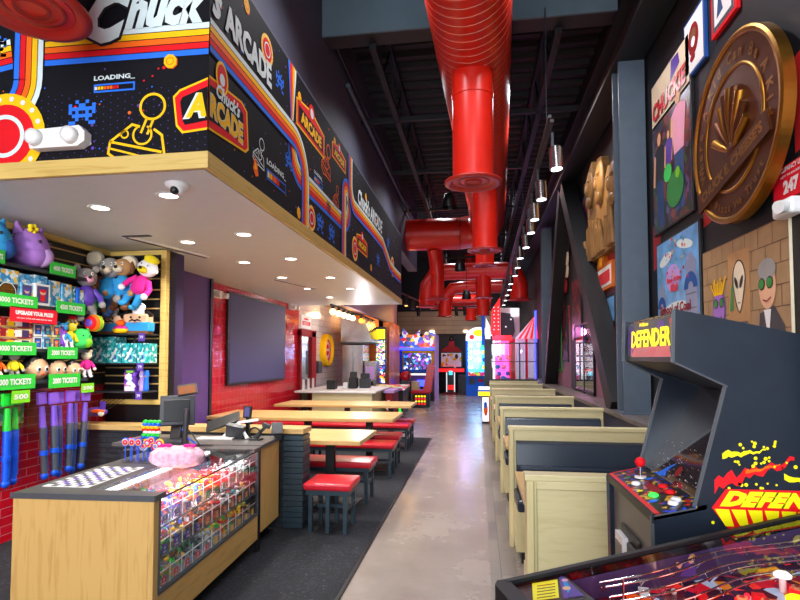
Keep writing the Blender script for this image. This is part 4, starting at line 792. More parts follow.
for i, x in enumerate((-3.90, -3.76)):
    m = MB(); m.box(x-.065, x+.065, 4.97, 5.15, 1.73 if i else 1.68, 1.80, 'box_print_teal'); tag(m.build('toy_box', bev=.003), ['flat teal box stacked on the leftmost teal box', 'flat teal box stacked on the second teal box'][i], 'toy box', g4)
t = thing('toy_box', 'purple doll box standing on the lowest corner shelf', 'toy box', (-3.53, 5.05, 1.24)); m = MB(); m.box(-3.59, -3.47, 4.98, 5.12, 1.24, 1.46, 'box_print_purple'); m.build('carton', t, bev=.003); m = MB(); F = Flat(m, (0, 4.98, 0), (1, 0, 0), (0, 0, 1)); F.rect(-3.585, -3.475, 1.245, 1.29, 'paper', 1); F.disc(-3.53, 1.37, .03, 'offwhite', 1); F.rect(-3.57, -3.49, 1.43, 1.45, 'lime_sign', 1); m.build('front_print', t)
for i, (x, c) in enumerate(((-3.43, 'plush_lilac'), (-3.385, 'blue'))):
    m = MB(); m.lathe([(0, .215), (.02, .21), (.032, .17), (.022, .13), (.028, .03), (.03, 0), (0, 0)], (x, 5.04, 1.24), c, seg=16); m.sph((x, 5.03, 1.40), (.024, .02, .026), 'plush_tan' if i else 'plush_white', 10, 8); tag(m.build('doll'), ['lilac dressed doll beside the purple box', 'blue dressed doll at the shelf end'][i], 'doll')

def doll(name, label, loc, s, head, body, limb, ears='round', snout=None, rz=0, tilt=0, hat=None, rx=0):
    """standing/hanging plush figure facing its local -y"""
    t = thing(name, label, 'plush toy', loc, rz, world=False); t.rotation_euler = (rx, tilt, rz)
    m = MB(); m.lathe([(0, .10*s), (.07*s, .11*s), (.085*s, .17*s), (.07*s, .26*s), (.04*s, .31*s), (0, .32*s)], (0, 0, 0), body, seg=18); m.build('torso', t)
    m = MB(); m.sph((0, 0, .40*s), (.10*s, .09*s, .095*s), head, 18, 12)
    if snout: m.sph((0, -.09*s, .37*s), (.05*s, .055*s, .038*s), snout, 12, 8); m.sph((0, -.145*s, .385*s), .018*s, 'black', 8, 6)
    for q in (-1, 1): m.sph((q*.035*s, -.082*s, .43*s), (.014*s, .01*s, .018*s), 'white', 8, 6); m.sph((q*.035*s, -.092*s, .428*s), .007*s, 'black', 6, 5)
    m.build('head', t)
    for q in (-1, 1):
        m = MB()
        if ears == 'round': m.sph((q*.085*s, 0, .49*s), (.035*s, .015*s, .035*s), head, 12, 8)
        elif ears == 'big': m.sph((q*.15*s, .01, .47*s), (.085*s, .02*s, .075*s), head, 14, 8); m.sph((q*.15*s, -.008*s, .47*s), (.07*s, .016*s, .06*s), 'plush_cream', 14, 8)
        elif ears == 'flop': m.sph((q*.10*s, 0, .40*s), (.025*s, .03*s, .07*s), 'plush_brown', 12, 8)
        elif ears == 'none': m.sph((q*.10*s, 0, .40*s), (.015*s, .02*s, .025*s), head, 8, 6)
        m.build('ear', t)
        m = MB(); m.tube([(q*.06*s, 0, .27*s), (q*.12*s, -.02*s, .2*s), (q*.13*s, -.07*s, .13*s)], [.035*s, .03*s, .028*s], body, 10); m.sph((q*.13*s, -.08*s, .12*s), .035*s, head, 10, 7); m.build('arm', t)
        m = MB(); m.tube([(q*.04*s, 0, .12*s), (q*.06*s, -.03*s, .04*s), (q*.06*s, -.04*s, -.02*s)], [.045*s, .038*s, .035*s], limb, 10); m.sph((q*.06*s, -.07*s, -.03*s), (.035*s, .055*s, .028*s), limb if hat != 'shoe' else 'plush_magenta', 10, 7); m.build('leg', t)
    if hat and hat != 'shoe':
        m = MB(); m.sph((0, 0, .50*s), (.08*s, .07*s, .045*s), hat, 14, 8); m.tube([(0, 0, .46*s), (0, 0, .50*s)], .07*s, hat, 16); m.build('hat', t)
doll('animal_plush', 'large grey eared plush in a blue shirt hanging in the shelf corner', (-3.79, 4.92, 2.06), 1.12, 'plush_grey', 'plush_sky', 'denim', 'big', 'plush_cream', tilt=.12, rz=.25)
doll('animal_plush', 'brown dog plush in blue shirt beside the large grey plush', (-3.62, 4.96, 2.12), .98, 'plush_tan', 'plush_sky', 'plush_brown', 'flop', 'plush_cream', rz=.15)
doll('bird_plush', 'yellow-crested bird plush in magenta shirt and blue trousers leaning right', (-3.50, 4.95, 2.14), .98, 'plush_white', 'plush_magenta', 'plush_sky', 'none', 'plush_yellow', tilt=.42, hat='plush_yellow', rz=.1)
doll('animal_plush', 'grey plush in a purple shirt hanging left of the corner', (-3.74, 4.60, 1.98), .95, 'plush_grey', 'purple_sign', 'plush_grey', 'round', 'plush_pink', rz=.9)
doll('animal_plush', 'brown bear plush in green shirt tucked behind the grey plush', (-3.88, 4.85, 1.95), .9, 'plush_brown', 'plush_green', 'denim', 'round', 'plush_tan', rz=.6)
def chef(label, x, s):
    t = thing('chef_plush', label, 'plush toy', (x, 5.0, 1.835), world=False)
    m = MB(); m.obox((0, 0, .075*s), (.105*s, .05, .07*s), (0, 0, 0), 'skin'); m.build('body', t, bev=.03)
    m = MB(); m.obox((0, -.004, .045*s), (.11*s, .055, .035*s), (0, 0, 0), 'plush_sky'); m.build('apron', t, bev=.012)
    m = MB(); m.obox((0, -.004, .005*s), (.10*s, .055, .014*s), (0, 0, 0), 'plush_brown'); m.build('crust', t, bev=.01)
    m = MB(); m.tube([(-.05*s, -.055, .085*s), (-.02*s, -.062, .098*s), (0, -.064, .088*s), (.02*s, -.062, .098*s), (.05*s, -.055, .085*s)], [.004, .009, .008, .009, .004], 'black', 8); m.build('moustache', t)
    m = MB(); m.sph((0, 0, .19*s), (.055*s, .045, .04*s), 'plush_white', 14, 8); m.tube([(0, 0, .14*s), (0, 0, .18*s)], .04*s, 'plush_white', 14); m.build('hat', t)
    m = MB()
    for q in (-1, 1): m.sph((q*.035*s, -.052, .115*s), .009*s, 'black', 8, 6); m.obox((q*.09*s, -.01, .14*s), (.025*s, .03, .012*s), (0, q*.6, 0), 'black')
    m.sph((0, -.06, .075*s), .008, 'red', 8, 6); m.build('face', t)
chef('moustached chef plush in blue apron on the corner shelf, left one', -3.76, 1.3); chef('moustached chef plush in blue apron at the right end of the corner shelf', -3.46, 1.4)
t = thing('round_plush', 'orange and pink doughnut plush between the two chef plushes', 'plush toy', (-3.60, 4.92, 1.835), world=False)
m = MB(); m.lathe([(0, 0), (.06, .0), (.075, .03), (.06, .055), (0, .06)], (0, 0, 0), 'yellow', seg=20); m.build('base', t); m = MB(); m.lathe([(.07, .03), (.068, .05), (.05, .07), (0, .075)], (0, 0, 0), 'plush_magenta', seg=20); m.build('icing', t); m = MB(); m.sph((0, 0, .10), (.045, .045, .035), 'orange', 14, 8); m.build('topping', t)
t = thing('striped_ball', 'rainbow striped plush ball hanging by the shelf corner', 'ball', (-3.66, 4.62, 1.83), world=False)
for k, c in enumerate(['purple_sign', 'red', 'orange', 'lime_sign', 'yellow', 'red', 'plush_magenta']):
    a0 = pi*k/7; a1 = pi*(k+1)/7; m = MB(); m.lathe([(.085*sin(a0+(a1-a0)*i/4), -.085*cos(a0+(a1-a0)*i/4)) for i in range(5)], (0, 0, .085), c, 'Y', 20); m.build('stripe', t)
squishy('squishy_plush', 'round green plush at the right end of the third shelf', (-3.70, 4.50, 1.665), .62, 'plush_green', 'lime_sign', rz=-.4)
doll('animal_plush', 'small yellow plush leaning on the third shelf', (-3.72, 4.36, 1.70), .42, 'plush_yellow', 'plush_yellow', 'plush_white', 'round', None, rz=1.2, tilt=.2)
doll('animal_plush', 'small tan plush with floppy ears on the third shelf', (-3.76, 4.46, 1.72), .48, 'plush_tan', 'plush_cream', 'plush_tan', 'flop', 'plush_cream', rz=1.0, hat='red')
doll('animal_plush', 'small bright blue plush on the third shelf beside the violet box', (-3.72, 4.30, 1.69), .42, 'plush_sky', 'plush_sky', 'plush_white', 'round', None, rz=1.1)
# face pillows on the fourth shelf
for i, (y, s) in enumerate(((4.02, 1.12), (4.22, 1.05), (4.40, .9))):
    t = thing('face_pillow', 'round pale face pillow with black hair, %s of three on the lowest shelf' % ['leftmost', 'middle', 'rightmost'][i], 'plush toy', (-3.72+.01*i, y, 1.39), 0, 'face pillows on the lowest shelf', world=False)
    m = MB(); m.sph((0, 0, .09*s), (.06*s, .10*s, .09*s), 'skin', 18, 12); m.build('face', t)
    m = MB(); m.sph((-.012*s, 0, .105*s), (.062*s, .106*s, .09*s), 'black', 18, 12); m.build('hair', t)
    m = MB()
    for q in (-1, 1): m.sph((.055*s, q*.035*s, .085*s), (.008, .022*s, .022*s), 'white', 10, 7); m.sph((.062*s, q*.035*s, .085*s), (.006, .012*s, .013*s), 'black', 8, 6)
    m.sph((.06*s, 0, .045*s), (.006, .018*s, .005*s), 'red', 8, 6); m.build('features', t)
doll('animal_plush', 'flower-patterned white and purple plush at the right of the face pillows', (-3.70, 4.58, 1.42), .46, 'plush_cream', 'plush_magenta', 'plush_white', 'round', None, rz=1.1)
doll('animal_plush', 'grey plush with yellow shirt at the left of the face pillows', (-3.70, 3.78, 1.43), .42, 'plush_grey', 'plush_yellow', 'plush_grey', 'round', None, rz=1.3)
doll('animal_plush', 'grey plush with orange shirt at the photo edge of the lowest shelf', (-3.70, 3.62, 1.43), .42, 'plush_grey', 'orange', 'plush_cream', 'round', None, rz=1.3)
# hanging foam swords in clear sleeves
def sword(label, y, x, ztop, blade, guard, grp, tilt=0, s=1.0):
    t = thing('foam_sword', label, 'toy sword', (x, y, ztop), 0, grp, world=False); t.rotation_euler = (tilt, 0, 0)
    m = MB(); m.box(-.012, .012, -.045, .045, -.10, 0, guard); m.build('header_card', t)
    m = MB(); m.tube([(0, 0, -.12*s), (0, 0, -.30*s)], [.02, .028], guard, 10); m.build('handle', t)
    m = MB(); m.tube([(0, 0, -.30*s), (0, 0, -.70*s)], .026, blade, 10); m.build('blade', t)
    m = MB(); m.sph((0, 0, -.72*s), (.03, .035, .035), 'toy_blue', 10, 7); m.tube([(0, 0, -.50*s), (0, 0, -.54*s)], .034, 'toy_blue', 10); m.tube([(0, .036, -.30*s), (0, .036, -.68*s)], .008, 'toy_blue', 6); m.build('blue_trim', t)
    m = MB(); m.obox((0, 0, -.43*s), (.035, .05, .34*s), (0, 0, 0), 'film'); m.build('clear_sleeve', t)
for i in range(6): sword('grey foam sword with violet handle, %s from the left in its row' % ['first', 'second', 'third', 'fourth', 'fifth', 'sixth'][i], 4.06+.098*i, -3.70+.03*(i % 2), 1.285-.004*(i % 3), 'toy_grey', 'toy_violet', 'hanging foam swords', tilt=.08-.03*i, s=1.0-.03*(i % 2))
for i in range(3): sword('blue foam sword with bright green handle, %s of three at the left edge' % ['left', 'middle', 'right'][i], 3.60+.10*i, -3.70+.03*(i % 2), 1.30, 'toy_blue', 'toy_green', 'green-handled foam swords', s=.98)
gift_box('orange-edged picture box hanging behind the small lime sign', -3.98, -3.90, 3.84, 4.10, 1.02, .27, 'box_print_green', None)
t = thing('hanging_bag', 'violet crinkled toy bags hanging below the corner shelf', 'toy bag', (-3.80, 4.85, .98))
m = MB(); m.sph((-3.80, 4.86, 1.04), (.12, .05, .045), 'purple_sign', 16, 8); m.sph((-3.76, 4.82, 1.05), (.08, .03, .02), 'orange', 12, 8); m.sph((-3.72, 4.82, 1.03), (.03, .03, .03), 'paper', 12, 8); m.build('bag', t); m = MB()
for k in range(6): m.cyl((-3.92+.05*k, 4.84, 1.06), (-3.92+.05*k, 5.1, 1.15), .003, 'steel', 5)
m.build('hook', t); m = MB(); m.box(-3.72, -3.66, 4.80, 4.804, 1.08, 1.15, 'purple_sign'); m.build('price_card', t)

# ================================================================ RED WALL FITTINGS, TABLES, BENCHES
t = thing('wall_screen', 'large dark projection screen in a thin black frame on the red tile wall', 'screen', (-3.97, 9.25, 1.15))
m = MB(); m.box(-3.99, -3.95, 7.98, 10.52, 1.14, 2.65, 'black'); m.build('frame', t, bev=.004); m = MB(); m.box(-3.95, -3.945, 8.03, 10.47, 1.18, 2.61, 'screen_off'); m.build('surface', t)
def exit_light(y, z, lab):
    t = thing('emergency_light', lab, 'emergency light', (-3.97, y, z), world=True)
    m = MB(); m.box(-4.0, -3.93, y-.15, y+.15, z, z+.12, 'white'); m.build('housing', t, bev=.01)
    for q in (-1, 1): m = MB(); m.tube([(-3.93, y+.11*q, z+.05), (-3.84, y+.11*q, z+.04)], .045, 'white', 12); m.build('lamp_head', t)
exit_light(7.62, 2.50, 'small white emergency light on red tile left of the dark screen'); exit_light(10.95, 2.62, 'small white emergency light on red tile right of the dark screen')

def make_table(x0, x1, y0, y1, lab):
    t = thing('dining_table', lab, 'table', ((x0+x1)/2, (y0+y1)/2, 0), 0, 'long oak-topped dining tables'); yc = (y0+y1)/2
    m = MB(); m.box(x0, x1, y0, y1, .715, .76, 'oak_h'); m.build('tabletop', t, bev=.006)
    for x in (x1-.42, (x0+x1)/2, x0+.42):
        m = MB(); m.box(x-.045, x+.045, yc-.045, yc+.045, .02, .715, 'steel_black'); m.box(x-.25, x+.25, yc-.03, yc+.03, .70, .715, 'steel_black'); m.box(x-.28, x+.28, yc-.28, yc+.28, .013, .025, 'steel_black'); m.build('pedestal', t, bev=.003)
def make_bench(x0, x1, y0, y1, lab):
    t = thing('dining_bench', lab, 'bench', ((x0+x1)/2, (y0+y1)/2, 0), 0, 'red padded benches at the tables')
    m = MB(); m.box(x0, x1, y0, y1, .395, .46, 'vinyl_red'); m.build('seat', t, bev=.02); m = MB(); m.box(x0+.02, x1-.02, y0+.02, y1-.02, .355, .395, 'steel_blue'); m.build('seat_frame', t)
    for x in (x0+.06, (x0+x1)/2, x1-.06):
        for y in (y0+.05, y1-.05): m = MB(); m.box(x-.018, x+.018, y-.018, y+.018, .012, .36, 'steel_blue'); m.build('leg', t, bev=.002)
    m = MB()
    for x in (x0+.06, x1-.06): m.box(x-.012, x+.012, y0+.05, y1-.05, .20, .23, 'steel_blue')
    m.box(x0+.06, x1-.06, (y0+y1)/2-.012, (y0+y1)/2+.012, .20, .23, 'steel_blue'); m.build('stretcher', t)
make_table(-3.35, -1.15, 5.14, 5.99, 'long oak-topped table right behind the brick half wall, nearest of three'); make_table(-3.8, -1.13, 7.04, 8.01, 'middle long oak-topped table with a black steel pedestal'); make_table(-3.6, -1.14, 9.04, 9.96, 'farthest long oak-topped table in front of the kitchen counter')
make_bench(-3.2, -1.13, 4.76+.44, 5.14+.42, 'x') if False else None
make_bench(-1.56, -1.12, 4.62, 5.03, 'short red padded bench end nearest the camera, beside the brick end')
make_bench(-3.3, -1.14, 5.61, 6.02, 'red padded bench on the far side of the nearest table'); make_bench(-3.7, -1.09, 6.85, 7.24, 'red padded bench on the near side of the middle table')
make_bench(-3.7, -1.13, 7.6, 8.01, 'red padded bench on the far side of the middle table'); make_bench(-3.7, -1.15, 8.85, 9.25, 'red padded bench on the near side of the farthest table'); make_bench(-3.7, -1.15, 9.5, 9.9, 'red padded bench on the far side of the farthest table')

# ================================================================ BOOTHS
X0, X1 = .262, 1.425
def booth(yb, first, last, lab):
    X0 = .238 if first else .262
    t = thing('booth', lab, 'booth', ((X0+X1)/2, yb, 0), 0, 'pale wood booths along the right wall')
    m = MB(); m.box(X0, X1, yb, yb+.07, 0, .97, 'ash_h'); m.build('back_panel', t, bev=.002)
    m = MB(); m.box(X0-.012, X1+.01, yb-.015, yb+.085, .97, 1.0, 'ash_h'); m.build('cap_rail', t, bev=.004)
    if first:
        m = MB(); m.box(X0, X0+.045, yb-.015, yb, 0, .97, 'ash'); m.box(X1-.045, X1, yb-.015, yb, 0, .97, 'ash'); m.box(X0+.045, X1-.045, yb-.015, yb, .93, .97, 'ash_h'); m.box(X0+.045, X1-.045, yb-.015, yb, 0, .08, 'ash_h'); m.build('panel_frame', t, bev=.003)
    def side(sg, ya):
        m = MB(); m.box(X0+.02, X1, min(ya, ya+sg*.42), max(ya, ya+sg*.42), .1, .40, 'ash'); m.box(X0+.06, X1, min(ya, ya+sg*.38), max(ya, ya+sg*.38), 0, .1, 'black'); m.build('seat_base', t)
        m = MB(); m.box(X0+.03, X1-.02, min(ya, ya+sg*.44), max(ya, ya+sg*.44), .40, .49, 'vinyl_navy'); m.build('seat_cushion', t, bev=.02)
        m = MB(); y2 = ya+sg*.085; m.prism([(ya, .50), (y2+sg*.03, .50), (y2+sg*.02, .70), (y2-sg*.02, .87), (ya, .89)], X0+.05, X1-.04, 'vinyl_navy', 'X'); m.build('back_cushion', t, bev=.015)
        m = MB(); y2 = ya+sg*.10; m.box(X0+.055, X1-.045, min(ya, y2+sg*.035), max(ya, y2+sg*.035), .50, .70, 'vinyl_navy'); m.build('lumbar_cushion', t, bev=.03)
    if not first: side(-1, yb)
    if not last: side(1, yb+.07)
    m = MB(); m.box(X0-.005, X0+.03, yb-.03, yb+.10, 0, .97, 'ash'); m.build('end_post', t, bev=.003)
YB = [2.74, 4.62, 6.42, 8.32, 10.26, 12.2]
NM = ['nearest booth back of plain pale wood with a framed panel', 'second booth with two navy back cushions facing the camera', 'third booth from the camera with a navy cushion strip', 'fourth booth from the camera', 'fifth booth from the camera', 'farthest booth before the glass railing']
for i, y in enumerate(YB): booth(y, i == 0, i == 5, NM[i])
for i in range(5):
    a = YB[i]+.45; b = YB[i+1]-.66; 
    t = thing('booth_table', 'oak table with pedestal %s' % ['in the nearest booth', 'between second and third booth backs', 'between third and fourth booth backs', 'between fourth and fifth booth backs', 'in front of the farthest booth'][i], 'table', (.84, (a+b)/2, 0), 0, 'booth tables')
    m = MB(); m.box(X0-.005, X1, a, b, .725, .76, 'oak_h'); m.build('tabletop', t, bev=.005); m = MB(); m.box(.79, .87, (a+b)/2-.04, (a+b)/2+.04, .02, .725, 'steel_black'); m.box(.58, 1.08, (a+b)/2-.25, (a+b)/2+.25, 0, .02, 'steel_black'); m.build('pedestal', t)
# end wall with glass railing behind the booths
m = MB(); m.box(.28, 1.46, 13.3, 13.42, 0, 1.02, 'ash_h'); struct(m, 'wall_low')
t = thing('glass_railing', 'black framed glass railing on the low wall behind the farthest booth', 'railing', (.87, 13.36, 1.02))
m = MB(); m.box(.30, 1.44, 13.33, 13.39, 1.02, 1.06, 'black')
for x in (.30, 1.0, 1.41): m.box(x, x+.03, 13.34, 13.38, 1.06, 1.96, 'black')
m.box(.30, 1.44, 13.34, 13.38, 1.93, 1.96, 'black'); m.box(.30, 1.44, 13.35, 13.37, 1.48, 1.50, 'black'); m.build('frame', t); m = MB(); m.box(.33, 1.41, 13.355, 13.362, 1.06, 1.93, 'glass'); m.build('glass_panel', t)

# ================================================================ ARCADE CABINET
t = thing('arcade_cabinet', 'black upright arcade cabinet with yellow DEFENDER lettering facing the aisle', 'arcade machine', (.95, 2.1, 0))
prof = [(.628, 1.736), (.622, 1.565), (.775, 1.49), (.676, 1.11), (.55, 1.08), (.56, .10), (.61, 0), (1.40, 0), (1.40, 1.56)]
for k, y in enumerate((1.80, 2.385)):
    m = MB(); m.prism(prof, y, y+.018, 'cabinet_side', 'Y'); p = m.build('side_panel', t, bev=.002)
    m = MB(); q = y-.0015 if k == 0 else y-.0015
    for a, b in zip(prof[:5], prof[1:6]): m.bar((a[0]-.001, y+.009, a[1]), (b[0]-.001, y+.009, b[1]), .02, .005, 'laminate_edge')
    m.build('edge_molding', p)
m = MB(); m.box(.60, 1.38, 1.818, 2.385, .02, .06, 'black'); m.prism([(.64, 1.73), (1.40, 1.555), (1.40, 1.54), (.64, 1.71)], 1.818, 2.385, 'cabinet_side'); m.box(1.36, 1.40, 1.818, 2.385, 0, 1.56, 'black'); m.prism([(.63, 1.567), (.98, 1.44), (.98, 1.46), (.63, 1.587)], 1.818, 2.385, 'black'); m.build('body_shell', t)
m = MB(); m.prism([(.638, 1.73), (.632, 1.57), (.645, 1.57), (.651, 1.73)], 1.818, 2.385, 'black_gloss'); mq = m.build('marquee', t)
m = MB(); Fm = Flat(m, (.6315, 2.385, 1.572), (0, -1, 0), (.006, 0, .16)); Fm.rect(.01, .555, .005, .15, 'column_steel', 1)
Fm.disc(.06, .08, .05, 'purple_lit', 2, .06); Fm.disc(.42, .125, .04, 'purple_sign', 2, .015); Fm.poly([(.50, .14), (.545, .145), (.54, .07)], 'art_red', 2)
Fm.poly([(.07, .012), (.53, .012), (.50, .05), (.11, .05)], 'art_red', 2); Fm.text('DEFENDER', .30, .05, .066, 'lit_yellow', 4, w=.45, bold=.03); Fm.text('DEFENDER', .30, .018, .034, 'art_red', 3, w=.46, bold=.03); Fm.text('Williams', .23, .130, .015, 'lit_yellow', 3, w=.11, bold=.02, shear=.3)
m.build('marquee_art', mq)
m = MB(); m.prism([(.70, 1.12), (.925, 1.455), (.935, 1.45), (.71, 1.11)], 1.818, 2.385, 'screen_reflection'); b = m.build('screen_bezel', t)
m = MB(); Fb = Flat(m, (.70, 2.385, 1.12), (0, -1, 0), (.225, 0, .335), .003)
for k in range(90): u, v = random.uniform(.02, .54), random.uniform(.0, .16); Fb.disc(u, v, random.uniform(.0012, .003), 'paper', 1, seg=6)
Fb.poly([(.10, .0), (.14, .01), (.20, .055), (.24, .075), (.20, .03), (.22, .01), (.15, .0)], 'blue', 1); Fb.disc(.30, .05, .022, 'dark_red', 2); Fb.ring(.30, .30, .0, .0, 'blue', 1); m.build('bezel_art', b)
m = MB(); m.prism([(.695, 1.20), (.93, 1.54), (.933, 1.538), (.698, 1.197)], 1.818, 2.385, 'glass'); m.build('screen_glass', t) if False else None
m = MB(); m.prism([(.548, 1.085), (.705, 1.122), (.705, 1.107), (.548, 1.067)], 1.80, 2.40, 'control_art'); cp = m.build('control_panel', t)
m = MB(); Fc = Flat(m, (.548, 2.40, 1.085), (0, -1, 0), (.157, 0, .037)); Fc.rect(.0, .60, .003, .018, 'art_red', 1); Fc.rect(.0, .012, .003, .155, 'art_red', 1); Fc.rect(.26, .40, .07, .10, 'dark_red', 1); Fc.disc(.2, .11, .015, 'blue', 1); Fc.disc(.47, .04, .014, 'blue', 1); Fc.disc(.33, .035, .012, 'bright_yellow', 1); Fc.disc(.12, .05, .012, 'green', 1); m.build('panel_print', cp)
m = MB(); m.prism([(.543, 1.085), (.548, 1.089), (.553, 1.057), (.543, 1.057)], 1.80, 2.403, 'black'); m.build('panel_edge', cp)
def on_cp(f, y): return (.548+.157*f, y, 1.085+.037*f)
m = MB(); q = on_cp(.55, 2.24); m.tube([q, (q[0], q[1], q[2]+.05)], .006, 'chrome', 8); m.sph((q[0], q[1], q[2]+.062), .02, 'red', 16, 10); m.tube([q, (q[0], q[1], q[2]+.006)], .022, 'white', 16); m.build('joystick', cp)
for f, y, c in ((.30, 2.16, 'white'), (.72, 2.06, 'red'), (.70, 1.98, 'red'), (.35, 1.98, 'lit_green'), (.62, 1.89, 'white'), (.50, 1.86, 'white')):
    m = MB(); q = on_cp(f, y); m.tube([q, (q[0], q[1], q[2]+.008), (q[0], q[1], q[2]+.012)], [.017, .016, .011], c, 16); m.build('button', cp)
m = MB(); m.box(.568, .585, 1.818, 2.385, .05, 1.07, 'coin_panel'); m.build('front_panel', t)
m = MB(); m.box(.555, .568, 2.0, 2.24, .62, .93, 'black'); m.box(.540, .556, 2.0, 2.10, .66, .90, 'charcoal'); cd = m.build('coin_door', t, bev=.008)
m = MB(); m.box(.535, .556, 2.13, 2.24, .66, .90, 'white'); m.box(.531, .536, 2.145, 2.225, .69, .87, 'coin_panel'); m.build('coin_slot_frame', cd)
# side art on the near panel
m = MB(); Fa = Flat(m, (.018, 1.80, -.010), (1, 0, 0), (0, 0, 1))
def blob(F, pts, w, c, l=1):
    top = [(x, z+w*random.uniform(.4, 1.1)) for x, z in pts]; bot = [(x, z-w*random.uniform(.4, 1.1)) for x, z in reversed(pts)]; F.poly(top+bot, c, l)
def spray(F, x0, x1, z0, z1, n, c, l=1):
    for _ in range(n): F.disc(random.uniform(x0, x1), random.uniform(z0, z1), random.uniform(.003, .006), c, l, seg=10)
random.seed(11)
def strip(F, x0, z0, x1, z1, w, c, l=1, n=14):
    P = [(x0+(x1-x0)*i/n, z0+(z1-z0)*i/n+random.uniform(-w*.5, w*.5)) for i in range(n+1)]
    hi = [w*(1-.75*i/n)*random.uniform(.6, 1.2) for i in range(n+1)]; lo = [w*(1-.75*i/n)*random.uniform(.6, 1.2) for i in range(n+1)]
    for i in range(n):
        (xa, za), (xb, zb) = P[i], P[i+1]
        F.poly([(xa, za-lo[i]), (xb, zb-lo[i+1]), (xb, zb+hi[i+1]), (xa, za+hi[i])], c, l)
strip(Fa, .735, 1.285, .86, 1.305, .011, 'bright_yellow'); strip(Fa, .71, 1.195, .94, 1.275, .024, 'art_red', 1, 18); strip(Fa, .91, 1.222, 1.10, 1.19, .010, 'bright_yellow'); strip(Fa, .80, 1.235, .90, 1.262, .006, 'orange', 2)
spray(Fa, .76, .90, 1.31, 1.335, 10, 'bright_yellow'); spray(Fa, .74, .92, 1.255, 1.285, 14, 'bright_yellow', 3); spray(Fa, .72, .90, 1.185, 1.205, 9, 'bright_yellow'); spray(Fa, .90, 1.1, 1.22, 1.26, 10, 'bright_yellow'); Fa.disc(.703, 1.078, .005, 'bright_yellow')
xs = [.748+i*.0475 for i in range(9)]; Fa.poly([(.700, 1.124), (.742, 1.183), (1.14, 1.186), (1.18, 1.128), (1.10, 1.085), (.745, 1.062)], 'art_red', 2)
Fa.text('DEFENDER', .722, 1.130, .048, 'bright_yellow', 4, w=.40, bold=.075, align='L', shear=.45)
for i in range(8):
    a = .708+i*.0475; k = .038-.035*i/8; Fa.poly([(a, 1.121), (a+.041, 1.121), (a+.055-.006*i, 1.121-.052+.003*i), (a+.030-.006*i, 1.121-.052+.003*i)], 'bright_yellow', 3)
m.build('side_art', bpy.data.objects['side_panel'])
m = MB(); Fa = Flat(m, (.543, 2.403, 0), (0, -1, 0), (0, 0, 1))
m.build('x') if False else None
m = MB(); Fx = Flat(m, (.5595, 2.403, .0), (0, -1, 0), (-.012, 0, .98)); Fx.poly([(0.001, .62), (.017, .60), (.017, .80), (.001, .72)], 'bright_yellow', 1); Fx.poly([(0.001, .80), (.017, .74), (.017, .98), (.001, .93)], 'art_red', 2); m.build('front_edge_art', t)

# ================================================================ PINBALL MACHINE
t = thing('pinball_machine', 'pinball machine with red lit playfield and wire ramps under glass in the lower right corner', 'pinball machine', (.066, 1.437, 0), radians(19.3), world=False)
SL = .13; PW = -.56; PL = .98
def pz(x, d=0): return 1.0+SL*x-d
m = MB()
m.prism([(0, .45), (PL, .45), (PL, pz(PL)-.01), (0, pz(0)-.01)], -.02, 0, 'black_gloss'); m.prism([(0, .45), (PL, .45), (PL, pz(PL)-.01), (0, pz(0)-.01)], PW, PW+.02, 'black_gloss')
m.box(0, .02, PW, 0, .45, .97, 'black_gloss'); m.box(0, PL, PW, 0, .44, .46, 'black'); m.build('cabinet', t, bev=.004)
m = MB(); m.prism([(-.005, pz(0)-.03), (PL, pz(PL)-.03), (PL, pz(PL)), (-.005, pz(0))], -.012, .004, 'steel_black'); m.prism([(-.005, pz(0)-.03), (PL, pz(PL)-.03), (PL, pz(PL)), (-.005, pz(0))], PW-.004, PW+.026, 'charcoal'); m.build('side_rail', t, bev=.006)
m = MB(); m.prism([(-.035, -.02), (-.02, .004), (.012, .004), (.012, PW-.004), (-.02, PW-.004), (-.035, PW+.02)], .90, 1.0, 'steel_black', 'Z'); m.build('lockdown_bar', t, bev=.012)
m = MB(); m.add([(.012, PW+.02, pz(.012, .006)), (PL, PW+.02, pz(PL, .006)), (PL, -.012, pz(PL, .006)), (.012, -.012, pz(.012, .006))], [(0, 1, 2, 3)], 'glass'); m.build('top_glass', t)
m = MB(); m.prism([(.02, pz(.02, .08)), (PL, pz(PL, .13)), (PL, pz(PL, .15)), (.02, pz(.02, .10))], PW+.02, -.02, 'playfield'); pf = m.build('playfield', t)
def pp(x): return pz(x, .08+.05*x/PL)+.001
m = MB(); m.prism([(.02, pz(.02, .015)), (.16, pz(.16, .015)), (.16, pp(.16)), (.02, pp(.02))], PW+.02, -.02, 'black'); ap = m.build('apron', t)
m = MB(); Fp = Flat(m, (0, 0, pz(0, .014)), (1, 0, SL), (0, 1, 0), .0006)
Fp.poly([(.030, -.105), (.092, -.118), (.134, -.030), (.066, -.022)], 'bright_yellow', 1)
for k in range(5): Fp.poly([(.042+.007*k, -.100+.014*k), (.088+.007*k, -.108+.014*k), (.090+.007*k, -.104+.014*k), (.044+.007*k, -.096+.014*k)], 'dark_red' if k == 4 else 'black', 2)
Fp.poly([(.100, -.125), (.150, -.135), (.155, -.02), (.142, -.022)], 'purple_lit', 1); Fp.poly([(.12, -.11), (.14, -.09), (.152, -.03), (.142, -.04)], 'plush_sky', 2); Fp.disc(.13, -.085, .010, 'skin', 3); Fp.disc(.147, -.045, .008, 'plush_pink', 3); m.build('apron_card', ap)
m = MB(); Fi = Flat(m, (0, -.0205, 0), (1, 0, 0), (0, 0, 1)); Fi.poly([(.03, pp(.03)), (1.0, pp(1.0)), (1.0, pz(1, .03)), (.03, pz(.03, .03))], 'purple_dark', 1)
